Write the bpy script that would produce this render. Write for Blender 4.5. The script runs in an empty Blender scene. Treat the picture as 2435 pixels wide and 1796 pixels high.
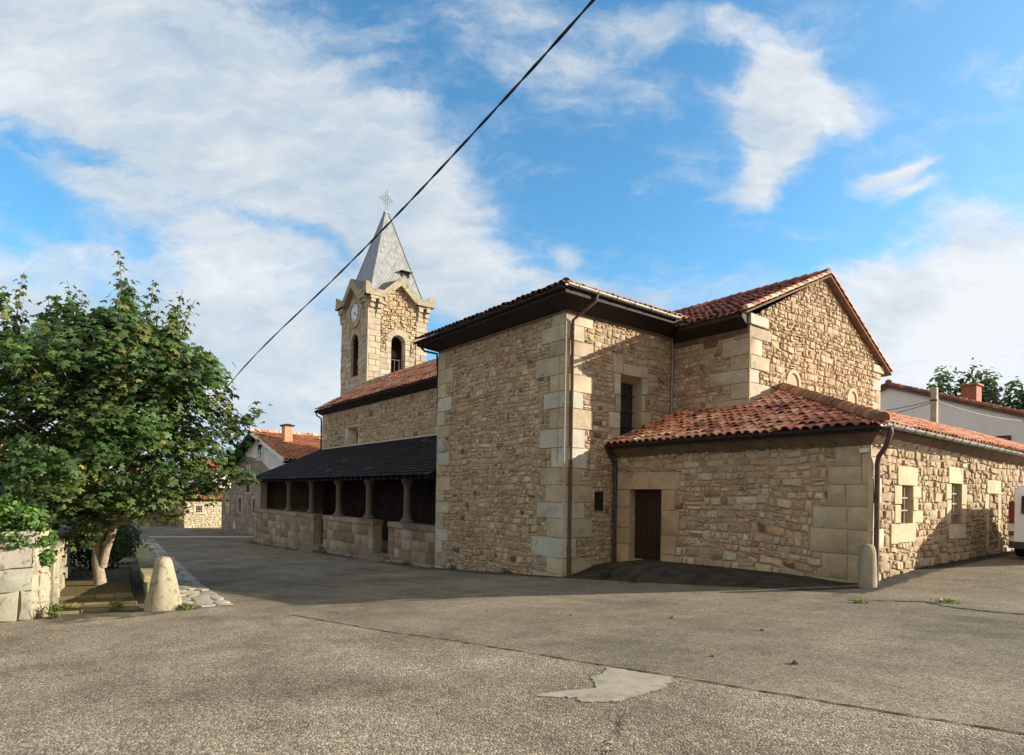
import bpy, math, random
import numpy as np
from mathutils import Matrix, Vector
R_ = math.radians
random.seed(7); rng = np.random.default_rng(11)
scene = bpy.context.scene
COL = scene.collection
# World axes used in the notes below: a = -x (along the nave, away to the left), b = y (away to the right), z up.
# ------------------------------------------------------------------ camera
H0, FPX, CY, PITCH, ROLL, YAW = 2.45, 1460.53, 1160.51, 0.010022, 0.016765, -0.911761
fw = Vector((math.sin(YAW)*math.cos(PITCH), math.cos(YAW)*math.cos(PITCH), math.sin(PITCH)))
rt = Vector((math.cos(YAW), -math.sin(YAW), 0)); up = rt.cross(fw)
Rr = rt*math.cos(ROLL)+up*math.sin(ROLL); Uu = up*math.cos(ROLL)-rt*math.sin(ROLL)
cd = bpy.data.cameras.new('camera'); cam = bpy.data.objects.new('camera', cd); COL.objects.link(cam)
cd.sensor_width = 36; cd.lens = 36*FPX/2435; cd.shift_y = (CY-898)/2435; cd.clip_end = 6000; cd.clip_start = .05
M = Matrix((Rr, Uu, -fw)).transposed().to_4x4(); M.translation = (0, 0, H0); cam.matrix_world = M
scene.camera = cam
# ------------------------------------------------------------------ sun, sky, exposure
SUN = Vector((.60, .80, .345)).normalized()
EL = math.asin(SUN.z); AZ = math.atan2(SUN.x, SUN.y)
sl = bpy.data.lights.new('sun', 'SUN'); sl.energy = 4.9; sl.angle = R_(.5); sl.color = (1, .88, .71)
so = bpy.data.objects.new('sun', sl); COL.objects.link(so)
so.rotation_euler = SUN.to_track_quat('Z', 'Y').to_euler()
scene.view_settings.view_transform = 'Standard'; scene.view_settings.look = 'None'
scene.view_settings.exposure = 1.0; scene.view_settings.gamma = 1; scene.view_settings.use_curve_mapping = False
SKY = .12
world = bpy.data.worlds.new('World'); scene.world = world; world.use_nodes = True

class NT:
    """small helper that adds and wires shader nodes"""
    def __init__(s, tree): s.t = tree; tree.nodes.clear()
    def n(s, typ, ins={}, **props):
        x = s.t.nodes.new('ShaderNode'+typ)
        for k, v in props.items(): setattr(x, k, v)
        for k, v in ins.items():
            sock = x.inputs[k]
            if isinstance(v, bpy.types.NodeSocket): s.t.links.new(v, sock)
            else: sock.default_value = v
        return x
    def m(s, op, a, b=0, c=0, clamp=False):
        return s.n('Math', {0: a, 1: b, 2: c}, operation=op, use_clamp=clamp).outputs[0]
    def vm(s, op, a, b=(0, 0, 0)):
        x = s.n('VectorMath', {0: a, 1: b}, operation=op)
        return x.outputs['Value'] if op in ('DOT_PRODUCT', 'LENGTH') else x.outputs[0]
    def mix(s, f, a, b, bt='MIX'):
        x = s.n('Mix', data_type='RGBA', blend_type=bt)
        for i, v in ((0, f), (6, a), (7, b)):
            if isinstance(v, bpy.types.NodeSocket): s.t.links.new(v, x.inputs[i])
            else: x.inputs[i].default_value = v
        return x.outputs[2]
    def noise(s, vec, scale, det=4, rough=.55, dist=0):
        return s.n('TexNoise', {'Vector': vec, 'Scale': scale, 'Detail': det, 'Roughness': rough, 'Distortion': dist})
    def ramp(s, f, *st):
        x = s.n('ValToRGB', {0: f}); e = x.color_ramp.elements
        while len(e) < len(st): e.new(.5)
        for i, (p, c) in enumerate(st): e[i].position = p; e[i].color = c if len(c) == 4 else (*c, 1)
        return x.outputs[0]
    def step(s, f, lo, hi, smooth=True):
        return s.n('MapRange', {0: f, 1: lo, 2: hi, 3: 0., 4: 1.}, interpolation_type='SMOOTHSTEP' if smooth else 'LINEAR').outputs[0]

def build_world():
    w = NT(world.node_tree)
    sky = w.n('TexSky', sky_type='NISHITA', sun_disc=False, sun_elevation=EL, sun_rotation=AZ, altitude=200, air_density=1.0, dust_density=.6, ozone_density=2.2)
    d = w.n('TexCoord').outputs['Generated']
    # clouds as a layer on the sky dome: gnomonic map of fixed compass directions
    FX, FY = Vector((.612, .790, 0)), Vector((-.790, .612, 0))
    u0 = w.vm('DOT_PRODUCT', d, FX); v0 = w.vm('DOT_PRODUCT', d, FY)
    v1 = w.m('MAXIMUM', v0, .05)
    z0 = w.n('SeparateXYZ', {0: d}).outputs[2]
    g = w.n('CombineXYZ', {0: w.m('DIVIDE', u0, v1), 1: w.m('DIVIDE', z0, v1), 2: 0.}).outputs[0]
    wn = w.noise(g, 3.2, 6, .6).outputs['Color']
    warp = w.vm('SCALE', w.vm('SUBTRACT', wn, (.5, .5, .5)))
    warp.node.inputs['Scale'].default_value = .17
    gw = w.vm('ADD', g, warp)
    # (u, v, half width, half height, tilt in degrees, weight)
    def P(x, y): X = (x*1.087-1217.5); Y = (CY-y*1.087); return X/FPX-ROLL*Y/FPX, Y/FPX+ROLL*X/FPX
    blobs = [
        (330, 100, 680, 280, -18, 1.15), (700, 330, 460, 230, -32, 1.1), (430, 430, 440, 140, -22, 1.0), (0, 60, 460, 300, 0, .8), (500, 250, 420, 200, -20, .6),
        (880, 440, 260, 190, -30, .9), (120, 760, 700, 270, -8, 1.25), (560, 660, 330, 150, -22, .85), (900, 620, 260, 110, -20, .75), (600, 900, 500, 180, 0, .75),
        (250, 340, 330, 42, -27, -.75), (640, 505, 260, 36, -20, -.8), (720, 560, 90, 40, -30, -.5), (60, 290, 120, 40, -30, -.4),
        (1180, 90, 330, 130, -25, .55), (1400, 30, 120, 70, 0, .8), (1610, 20, 150, 60, -5, .7),
        (1740, 110, 110, 90, 30, 1.0), (1690, 190, 165, 105, 8, 1.15), (1800, 220, 130, 75, 15, .95), (1690, 300, 105, 110, 25, 1.1), (1640, 385, 75, 75, 40, .8), (1590, 420, 90, 40, -10, .5), (1440, 205, 90, 50, 0, .35),
        (1960, 365, 120, 42, 14, .75), (2030, 395, 90, 24, 15, .7), (2010, 335, 60, 22, 10, .45), (1245, 545, 38, 48, -10, .75),
        (1120, 620, 330, 85, -6, .75), (1380, 660, 200, 60, -10, .6),
        (2180, 620, 420, 190, 16, 1.35), (2000, 760, 330, 170, 5, 1.3), (1900, 570, 130, 55, 18, .6), (1660, 640, 300, 60, 8, .35), (2300, 900, 500, 160, 0, 1.2)]
    acc = None
    for (x, y, hw, hh, t, wt) in blobs:
        u, v = P(x, y)
        mp = w.n('Mapping', {'Vector': gw, 'Location': (u, v, 0), 'Rotation': (0, 0, R_(t)), 'Scale': (hw*1.087/FPX, hh*1.087/FPX, 1)}, vector_type='TEXTURE').outputs[0]
        k = w.m('MULTIPLY', w.n('MapRange', {0: w.vm('LENGTH', mp), 1: 1.25, 2: .15, 3: 0., 4: 1.}, interpolation_type='SMOOTHSTEP').outputs[0], wt)
        acc = k if acc is None else w.m('ADD', acc, k)
    st = w.n('Mapping', {'Vector': gw, 'Rotation': (0, 0, R_(24)), 'Scale': (1., 2.4, 1)}).outputs[0]
    f1 = w.noise(st, 4.2, 8, .56).outputs[0]; f2 = w.noise(gw, 17, 7, .62).outputs[0]
    f3 = w.noise(st, 11., 6, .6, .4).outputs[0]
    dens = w.m('ADD', acc, w.m('ADD', w.m('MULTIPLY', w.m('SUBTRACT', f1, .5), 1.9), w.m('ADD', w.m('MULTIPLY', w.m('SUBTRACT', f2, .5), .7), w.m('MULTIPLY', w.m('SUBTRACT', f3, .5), 1.0))))
    cov = w.m('MULTIPLY', w.step(dens, -.1, 1.2), .94)
    # light and dark in the cloud itself: thickness and a coarser noise
    th = w.noise(st, 3.0, 7, .58).outputs[0]
    lt = w.m('ADD', w.m('MULTIPLY', w.m('SUBTRACT', th, .5), 1.9), w.m('ADD', .54, w.m('MULTIPLY', w.m('SUBTRACT', f3, .5), .7)))
    side = w.step(w.n('SeparateXYZ', {0: g}).outputs[0], .25, .8)
    lt = w.m('ADD', lt, w.m('MULTIPLY', side, .45), clamp=True)
    ccol = w.ramp(lt, (0, (.42, .53, .68)), (.35, (.58, .69, .80)), (.65, (.76, .82, .87)), (1, (.97, .985, 1.0)))
    K = .475/SKY
    cc = w.vm('SCALE', ccol); cc.node.inputs['Scale'].default_value = K
    tint = w.mix(1., sky.outputs[0], (.56, 1.00, 1.10, 1), 'MULTIPLY')
    # paler towards the sun, which stands out of frame on the right
    hz_ = w.step(u0, .15, .95)
    tint = w.mix(w.m('MULTIPLY', hz_, .42), tint, (.30/SKY, .44/SKY, .60/SKY, 1))
    tint = w.mix(w.step(z0, .16, -.02), tint, (.32/SKY, .38/SKY, .44/SKY, 1))
    mixd = w.mix(cov, tint, cc)
    # the half of the sky behind the photographer is an added warm fill for the shaded walls
    back = w.mix(w.noise(d, 2.5, 5, .55).outputs[0], (.26/SKY, .246/SKY, .222/SKY, 1), (.52/SKY, .487/SKY, .435/SKY, 1))
    mixd = w.mix(w.step(v0, .22, -.15), mixd, back)
    bg = w.n('Background', {0: mixd, 1: SKY})
    o = w.n('OutputWorld', {0: bg.outputs[0]})
    world.cycles.sampling_method = 'MANUAL'; world.cycles.sample_map_resolution = 512
build_world()

# ------------------------------------------------------------------ materials
MATS = {}
def new_mat(name):
    m = bpy.data.materials.new(name); m.use_nodes = True; MATS[name] = m
    return m, NT(m.node_tree)
def finish(t, col, rough=.85, bump=None, bstr=.3, bdist=.02, spec=.3, metal=0., extra={}):
    ins = {'Base Color': col, 'Roughness': rough, 'Specular IOR Level': spec, 'Metallic': metal}; ins.update(extra)
    p = t.n('BsdfPrincipled', ins)
    if bump is not None:
        b = t.n('Bump', {'Height': bump, 'Strength': bstr, 'Distance': bdist}); t.t.links.new(b.outputs[0], p.inputs['Normal'])
    t.n('OutputMaterial', {0: p.outputs[0]})
    return p
def pos(t): return t.n('NewGeometry').outputs['Position']

def mat_attr(name, s1=14, s2=60, amp=.5, rough=.9, bstr=.5, bdist=.012, stain=None, spec=.25):
    """stone, tile ...: each piece carries its own colour; noise adds grain and blotches"""
    m, t = new_mat(name); p = pos(t)
    c = t.n('Attribute', attribute_name='tint').outputs['Color']
    n1 = t.noise(p, s1, 6, .6).outputs[0]; n2 = t.noise(p, s2, 4, .6).outputs[0]
    k = t.m('ADD', t.m('MULTIPLY', t.m('SUBTRACT', n1, .5), amp*1.6), t.m('ADD', t.m('MULTIPLY', t.m('SUBTRACT', n2, .5), amp*.9), 1))
    kc = t.n('CombineColor', {0: k, 1: k, 2: k}).outputs[0]
    c2 = t.mix(1., c, kc, 'MULTIPLY')
    lg = t.noise(p, .55, 5, .6, .5).outputs[0]; lk = t.m('ADD', t.m('MULTIPLY', t.m('SUBTRACT', lg, .5), .8), 1.)
    c2 = t.mix(1., c2, t.n('CombineColor', {0: lk, 1: lk, 2: lk}).outputs[0], 'MULTIPLY')
    if stain:
        sc, col, lo, hi = stain
        f = t.step(t.noise(p, sc, 7, .65, .4).outputs[0], lo, hi)
        c2 = t.mix(t.m('MULTIPLY', f, .75), c2, (*col, 1))
    h = t.m('ADD', n1, t.m('MULTIPLY', n2, .6))
    finish(t, c2, rough, h, bstr, bdist, spec)
    return m
mat_attr('rubble_stone', 9, 42, .55, .92, .7, .02, (2.2, (.15, .11, .075), .62, .78))
mat_attr('dressed_stone', 3.6, 34, .46, .9, .6, .012, (1.9, (.19, .14, .085), .54, .74))
mat_attr('lichen_stone', 4, 30, .5, .95, .6, .014, (5.5, (.13, .12, .075), .54, .64))
mat_attr('mossy_stone', 5, 40, .5, .95, .6, .02, (2.6, (.12, .13, .03), .52, .66))
mat_attr('roof_tile', 7, 40, .5, .8, .4, .008, (2.4, (.10, .055, .045), .6, .75), .35)
mat_attr('slate', 6, 40, .35, .9, .4, .006, None, .12)
mat_attr('flagstone', 4, 40, .5, .9, .5, .01, (2.0, (.12, .11, .06), .58, .72))

def mat_noise(name, c1, c2, s=3., rough=.8, bstr=.3, bdist=.01, s2=50, spec=.3, metal=0., lo=.35, hi=.65, stain=None):
    m, t = new_mat(name); p = pos(t)
    n1 = t.noise(p, s, 7, .62).outputs[0]; n2 = t.noise(p, s2, 4, .6).outputs[0]
    f = t.step(t.m('ADD', t.m('MULTIPLY', n1, .72), t.m('MULTIPLY', n2, .28)), lo, hi)
    c = t.mix(f, (*c1, 1), (*c2, 1))
    if stain:
        sc, col, l2, h2 = stain
        c = t.mix(t.m('MULTIPLY', t.step(t.noise(p, sc, 8, .65, .5).outputs[0], l2, h2), .8), c, (*col, 1))
    finish(t, c, rough, t.m('ADD', n1, n2), bstr, bdist, spec, metal)
    return m
mat_noise('mortar', (.29, .21, .13), (.40, .305, .20), 3, .95, .8, .015)
mat_noise('dark_wood', (.013, .010, .009), (.034, .025, .020), 6, .75, .3)
mat_noise('brown_plaster', (.10, .068, .045), (.17, .12, .082), 2.5, .9)
mat_noise('porch_shade_plaster', (.02, .016, .012), (.045, .036, .028), 1.5, .95)  # near-black colour carries the shade inside the porch
mat_noise('door_wood', (.022, .008, .006), (.045, .016, .011), 9, .6, .3)
mat_noise('gutter_metal', (.20, .20, .18), (.34, .34, .31), 8, .5, .15, .003, 60, .5, .4)
mat_noise('brown_pipe', (.06, .032, .022), (.115, .06, .042), 5, .55, .15, .003, 60, .5)
mat_noise('iron', (.03, .03, .032), (.07, .068, .066), 9, .5, .2, .003, 60, .5, .5)
mat_noise('cross_iron', (.16, .18, .20), (.26, .28, .30), 9, .6, .2, .003)
mat_noise('grey_cable', (.30, .28, .24), (.42, .39, .34), 9, .6, .1, .002)
mat_noise('dark_glass', (.012, .014, .018), (.028, .032, .038), 1.2, .12, .02, .002, 20, .5)
mat_noise('white_plaster', (.60, .59, .57), (.74, .73, .70), 1.2, .9, .2, .01, 30, .2, 0, .3, .7, (1.6, (.40, .38, .36), .66, .8))
mat_noise('grey_plaster', (.72, .71, .70), (.82, .81, .79), .6, .9, .15, .01, 30, .2, 0, .3, .7, (.8, (.56, .55, .53), .62, .8))
mat_noise('tan_panel', (.40, .28, .17), (.48, .34, .21), 2)
mat_noise('concrete', (.30, .28, .24), (.44, .41, .35), 4, .9, .4, .01, 60, .2)
mat_noise('pale_concrete', (.30, .268, .205), (.39, .352, .275), 5, .9, .35, .006, 90, .2, 0, .3, .7, (4.5, (.22, .19, .14), .50, .66))
mat_noise('brick', (.30, .10, .06), (.42, .17, .10), 8, .85)
mat_noise('bark', (.20, .155, .11), (.42, .35, .27), 9, .95, .9, .03, 40, .1, 0, .3, .7, (4, (.13, .15, .06), .55, .7))
mat_noise('white_paint', (.70, .71, .72), (.78, .78, .78), 1.5, .25, .02, .002, 20, .5)
mat_noise('rubber', (.015, .015, .016), (.03, .03, .03), 12, .8)
mat_noise('dark_plastic', (.03, .03, .032), (.05, .05, .05), 12, .5)
mat_noise('red_lens', (.12, .008, .008), (.18, .012, .012), 12, .15, .02)
mat_noise('clear_lens', (.55, .5, .48), (.7, .66, .62), 12, .15, .02)
mat_noise('clock_white', (.62, .62, .60), (.72, .72, .70), 5, .5)
mat_noise('black_paint', (.015, .015, .015), (.03, .03, .03), 8, .5)
mat_noise('bronze', (.10, .09, .06), (.17, .15, .10), 6, .5, .2, .004, 40, .5, .6)
mat_noise('cable_black', (.012, .012, .022), (.022, .022, .035), 9, .5)
mat_noise('soil', (.085, .065, .035), (.19, .15, .08), 5, .95, .9, .03, 40, .1, 0, .3, .7, (3, (.10, .12, .02), .55, .7))
mat_noise('chimney_render', (.52, .24, .14), (.62, .31, .19), 3)
mat_noise('skylight_glass', (.5, .55, .6), (.62, .68, .72), 2, .1, .01)
mat_noise('sun_strip_paint', (.66, .65, .61), (.78, .77, .74), 4, .8)  # pale colour standing in for sunlight on the road
mat_noise('tar_seam', (.02, .017, .013), (.05, .042, .033), 20, .9, .6, .01)

def mat_asphalt():
    m, t = new_mat('asphalt'); p = pos(t)
    sx = t.n('SeparateXYZ', {0: p}); x, y = sx.outputs[0], sx.outputs[1]
    wob = t.m('MULTIPLY', t.m('SUBTRACT', t.noise(p, 1.6, 5, .6).outputs[0], .5), .22)
    # old coarse surface lies on the camera's side of a long seam in the paving
    side = t.m('ADD', t.m('SUBTRACT', y, t.m('MULTIPLY', x, .16)), t.m('MULTIPLY', wob, .35))
    side = t.m('ADD', side, t.m('MULTIPLY', t.m('MAXIMUM', t.m('SUBTRACT', t.m('MULTIPLY', x, -1.), 7.1), 0.), .045))
    side = t.m('ADD', side, t.m('MULTIPLY', t.m('SUBTRACT', t.noise(p, 9., 5, .6).outputs[0], .5), .25))
    coarse = t.step(side, 5.80, 5.50)
    big = t.noise(p, .45, 6, .6, .3).outputs[0]; mid = t.noise(p, 2.3, 6, .6).outputs[0]
    vs = t.n('TexVoronoi', {'Vector': p, 'Scale': 52., 'Randomness': 1.}); vf = t.n('TexVoronoi', {'Vector': p, 'Scale': 66.})
    gr = t.n('SeparateColor', {0: vs.outputs['Color']}).outputs[0]; gf = t.n('SeparateColor', {0: vf.outputs['Color']}).outputs[0]
    fine = t.noise(p, 140, 3, .6).outputs[0]
    ca = t.ramp(gr, (0, (.115, .095, .067)), (.4, (.212, .177, .128)), (.78, (.285, .242, .178)), (1, (.42, .365, .28)))
    cb = t.ramp(gf, (0, (.10, .083, .059)), (.5, (.182, .152, .11)), (1, (.31, .264, .197)))
    col = t.mix(coarse, cb, ca)
    k = t.m('ADD', t.m('MULTIPLY', t.m('SUBTRACT', big, .5), 1.7), t.m('ADD', t.m('MULTIPLY', t.m('SUBTRACT', mid, .5), .8), 1.))
    # worn tracks: long streaks along the way traffic turns
    stv = t.n('Mapping', {'Vector': p, 'Rotation': (0, 0, R_(-12)), 'Scale': (.22, 1.5, 1)}).outputs[0]
    k = t.m('ADD', k, t.m('MULTIPLY', t.m('SUBTRACT', t.noise(stv, 1.3, 6, .6, .3).outputs[0], .5), .7))
    col = t.mix(1., col, t.n('CombineColor', {0: k, 1: k, 2: t.m('MULTIPLY', k, .98)}).outputs[0], 'MULTIPLY')
    # dark tarred apron before the sacristy door and dirt along the walls
    dirt = t.step(t.noise(p, 1.1, 8, .7, .6).outputs[0], .60, .74)
    col = t.mix(t.m('MULTIPLY', dirt, .55), col, (.055, .045, .032, 1))
    ap = t.n('Attribute', attribute_name='tint').outputs['Color']
    apf = t.n('SeparateColor', {0: ap}).outputs[0]
    apn = t.step(t.m('ADD', apf, t.m('MULTIPLY', t.m('SUBTRACT', mid, .5), .5)), .42, .58)
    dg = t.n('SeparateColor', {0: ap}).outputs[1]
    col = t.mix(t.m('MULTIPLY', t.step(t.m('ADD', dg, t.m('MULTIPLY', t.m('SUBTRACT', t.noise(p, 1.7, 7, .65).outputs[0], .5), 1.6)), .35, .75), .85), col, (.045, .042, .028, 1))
    tar = t.mix(t.step(mid, .3, .7), (.026, .023, .019, 1), (.062, .054, .043, 1))
    col = t.mix(apn, col, tar)
    hc = t.m('SUBTRACT', 1., vs.outputs['Distance']); hf = t.m('SUBTRACT', 1., vf.outputs['Distance'])
    h = t.m('ADD', t.m('MULTIPLY', t.m('ADD', t.m('MULTIPLY', hc, coarse), t.m('MULTIPLY', hf, .6)), 1.), t.m('MULTIPLY', fine, .3))
    h = t.m('ADD', h, t.m('MULTIPLY', mid, 1.2))
    finish(t, col, .93, h, .8, .010, .2)
mat_asphalt()

def mat_leaf(name, rough=.55, tr=.35):
    m, t = new_mat(name); p = pos(t)
    c = t.n('Attribute', attribute_name='tint').outputs['Color']
    n = t.noise(p, 30, 3).outputs[0]
    c = t.mix(1., c, t.ramp(n, (.3, (.75, .75, .75)), (.7, (1.2, 1.2, 1.2))), 'MULTIPLY')
    d = t.n('BsdfPrincipled', {'Base Color': c, 'Roughness': rough, 'Specular IOR Level': .35})
    tl = t.n('BsdfTranslucent', {0: t.mix(1., c, (1.5, 1.55, .55, 1), 'MULTIPLY')})
    mx = t.n('MixShader', {0: tr, 1: d.outputs[0], 2: tl.outputs[0]})
    t.n('OutputMaterial', {0: mx.outputs[0]})
mat_leaf('leaf')

def mat_spire():
    m, t = new_mat('spire_slate')
    uv = t.n('UVMap').outputs[0]; s = t.n('SeparateXYZ', {0: uv}); u, v = s.outputs[0], s.outputs[1]
    p1 = t.m('DIVIDE', t.m('ADD', u, t.m('MULTIPLY', v, .62)), .34); p2 = t.m('DIVIDE', t.m('SUBTRACT', u, t.m('MULTIPLY', v, .62)), .34)
    f1, f2 = t.m('FRACT', p1), t.m('FRACT', p2)
    ed = t.m('MAXIMUM', t.step(f1, .10, .02), t.step(f2, .90, .98))
    cell = t.n('TexWhiteNoise', {'Vector': t.n('CombineXYZ', {0: t.m('FLOOR', p1), 1: t.m('FLOOR', p2), 2: 0.}).outputs[0]}, noise_dimensions='3D').outputs[0]
    c = t.ramp(cell, (0, (.19, .21, .225)), (.6, (.235, .255, .27)), (1, (.30, .32, .33)))
    n = t.noise(pos(t), 2.2, 6, .65).outputs[0]
    c = t.mix(t.m('MULTIPLY', t.step(n, .52, .75), .6), c, (.21, .22, .20, 1))
    c = t.mix(ed, c, (.11, .115, .12, 1))
    h = t.m('SUBTRACT', t.m('MULTIPLY', cell, .4), ed)
    finish(t, c, .5, h, .6, .02, .5)
mat_spire()

# ------------------------------------------------------------------ mesh builder  (coordinates a, b, z)
class MB:
    def __init__(s): s.v = []; s.f = []; s.c = []; s.uv = None
    def add(s, vs, fs, col=(.5, .5, .5)):
        o = len(s.v); s.v.extend(vs); s.f.extend([tuple(i+o for i in f) for f in fs]); s.c.extend([col]*len(vs))
    def poly(s, vs, col=(.5, .5, .5)): s.add(vs, [tuple(range(len(vs)))], col)
    def box(s, a0, a1, b0, b1, z0, z1, col=(.5, .5, .5)):
        v = [(a, b, z) for z in (z0, z1) for b in (b0, b1) for a in (a0, a1)]
        s.add(v, [(0, 1, 3, 2), (4, 6, 7, 5), (0, 4, 5, 1), (2, 3, 7, 6), (0, 2, 6, 4), (1, 5, 7, 3)], col)
    def hexa(s, lo, hi, col=(.5, .5, .5)):
        n = len(lo); fs = [tuple(range(n))[::-1], tuple(range(n, 2*n))]
        fs += [(i, (i+1) % n, (i+1) % n+n, i+n) for i in range(n)]
        s.add(list(lo)+list(hi), fs, col)
    def tube(s, pts, r, n=8, col=(.5, .5, .5), cap=True):
        P = [Vector(p) for p in pts]; rr = r if hasattr(r, '__len__') else [r]*len(P)
        vs = []; prev = None
        for i, p in enumerate(P):
            t = (P[min(i+1, len(P)-1)]-P[max(i-1, 0)]).normalized()
            if prev is None: q = t.orthogonal().normalized()
            else:
                q = prev-t*prev.dot(t); q = q.normalized() if q.length > 1e-6 else t.orthogonal().normalized()
            prev = q; w = t.cross(q)
            for k in range(n):
                x = 2*math.pi*k/n; vs.append(tuple(p+(q*math.cos(x)+w*math.sin(x))*rr[i]))
        fs = [(i*n+k, i*n+(k+1) % n, (i+1)*n+(k+1) % n, (i+1)*n+k) for i in range(len(P)-1) for k in range(n)]
        if cap: fs += [tuple(range(n))[::-1], tuple(range((len(P)-1)*n, len(P)*n))]
        s.add(vs, fs, col)
    def lathe(s, a, b, prof, n=16, col=(.5, .5, .5), sq=1., rot=0.):
        vs = [(a+r*math.cos(2*math.pi*k/n+rot)*sq, b+r*math.sin(2*math.pi*k/n+rot), z) for r, z in prof for k in range(n)]
        fs = [(i*n+k, i*n+(k+1) % n, (i+1)*n+(k+1) % n, (i+1)*n+k) for i in range(len(prof)-1) for k in range(n)]
        fs += [tuple(range(n))[::-1], tuple(range((len(prof)-1)*n, len(prof)*n))]
        s.add(vs, fs, col)
    def build(s, name, mat, parent=None, smooth=None, loc=None):
        me = bpy.data.meshes.new(name)
        L = loc or (0, 0, 0)
        me.from_pydata([(-x+L[0], y-L[1], z-L[2]) for x, y, z in s.v], [], [f[::-1] for f in s.f])
        at = me.color_attributes.new('tint', 'FLOAT_COLOR', 'POINT')
        arr = np.ones((len(s.v), 4), np.float32)
        if s.v: arr[:, :3] = np.array(s.c, np.float32)
        at.data.foreach_set('color', arr.ravel())
        if s.uv:
            ul = me.uv_layers.new(name='UVMap')
            for pl in me.polygons:
                for li, vi in zip(pl.loop_indices, pl.vertices): ul.data[li].uv = s.uv[vi]
        me.materials.append(MATS[mat])
        if smooth is not None:
            me.polygons.foreach_set('use_smooth', [True]*len(me.polygons))
            if smooth < 180: me.set_sharp_from_angle(angle=R_(smooth))
        me.update()
        o = bpy.data.objects.new(name, me); COL.objects.link(o)
        if loc: o.location = (-L[0], L[1], L[2])
        if parent:
            o.parent = parent; o.matrix_parent_inverse = parent_inv(parent)
        return o
def parent_inv(p): return Matrix.Translation(p.location).inverted()
def empty(name, loc, label, cat, group=None):
    o = bpy.data.objects.new(name, None); COL.objects.link(o); o.location = (-loc[0], loc[1], loc[2]); o.empty_display_size = .3
    return tag(o, label, cat, group)
def tag(o, label=None, cat=None, group=None, kind=None):
    for k, v in (('label', label), ('category', cat), ('group', group), ('kind', kind)):
        if v: o[k] = v
    return o
def rc(c, j=.12):
    k = 1+random.uniform(-j, j)
    return tuple(max(.005, x*k*(1+random.uniform(-.04, .04))) for x in c)

# ---- wall frame: s runs along the wall, z up, d outwards
class Fr:
    def __init__(s, o, sd, nd): s.o = o; s.sd = sd; s.nd = nd
    def p(s, t, z, d=0): return (s.o[0]+s.sd[0]*t+s.nd[0]*d, s.o[1]+s.sd[1]*t+s.nd[1]*d, z)
def FB(b): return Fr((0, b), (1, 0), (0, -1))      # wall facing -b (towards the road), s = a
def FA(a): return Fr((a, 0), (0, 1), (-1, 0))      # wall facing -a (sunlit side), s = b

def clip(poly, nx, nz, c):                          # keep nx*s+nz*z <= c
    out = []; n = len(poly)
    for i in range(n):
        p, q = poly[i], poly[(i+1) % n]
        dp = nx*p[0]+nz*p[1]-c; dq = nx*q[0]+nz*q[1]-c
        if dp <= 0: out.append(p)
        if (dp < 0 < dq) or (dq < 0 < dp):
            t = dp/(dp-dq); out.append((p[0]+(q[0]-p[0])*t, p[1]+(q[1]-p[1])*t))
    return out
CUT = [.12, .30]
def stone(mb, fr, poly, h, col, rnd=True, tilt=.25, inset=.022, base=-.01, bulge=0.):
    if rnd:
        q = []
        n = len(poly)
        for i in range(n):
            p0, p1 = poly[i], poly[(i+1) % n]
            ct = random.uniform(*CUT); q += [(p0[0]*(1-ct)+p1[0]*ct, p0[1]*(1-ct)+p1[1]*ct), (p0[0]*ct+p1[0]*(1-ct), p0[1]*ct+p1[1]*(1-ct))]
        poly = q
    n = len(poly); cx = sum(p[0] for p in poly)/n; cz = sum(p[1] for p in poly)/n
    ra = max(.02, sum(math.hypot(p[0]-cx, p[1]-cz) for p in poly)/n)
    tx, tz = random.uniform(-tilt, tilt), random.uniform(-tilt, tilt)
    k = max(.5, 1-inset/ra)
    v = [fr.p(p[0], p[1], base) for p in poly]
    v += [fr.p(cx+(p[0]-cx)*(1-(1-k)*.35), cz+(p[1]-cz)*(1-(1-k)*.35), max(.3*h, h*.66+((p[0]-cx)*tx+(p[1]-cz)*tz)*.5)) for p in poly]
    v += [fr.p(cx+(p[0]-cx)*k, cz+(p[1]-cz)*k, max(.4*h, h+((p[0]-cx)*tx+(p[1]-cz)*tz)*.5)) for p in poly]
    fs = [(r*n+i, r*n+(i+1) % n, (r+1)*n+(i+1) % n, (r+1)*n+i) for r in (0, 1) for i in range(n)]
    if bulge:
        v.append(fr.p(cx, cz, h+bulge)); fs += [(2*n+i, 2*n+(i+1) % n, 3*n) for i in range(n)]
    else: fs.append(tuple(range(2*n, 3*n)))
    mb.add(v, fs, col)
PAL = [((.40, .31, .215), 6), ((.365, .28, .19), 5), ((.44, .35, .25), 4), ((.315, .235, .16), 3), ((.39, .325, .25), 3), ((.46, .40, .31), 1.6), ((.25, .175, .115), 1.2), ((.165, .10, .07), .4), ((.41, .29, .18), 2)]
PW = [w for c, w in PAL]
def pcol(): return rc(random.choices(PAL, PW)[0][0], .10)
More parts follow.
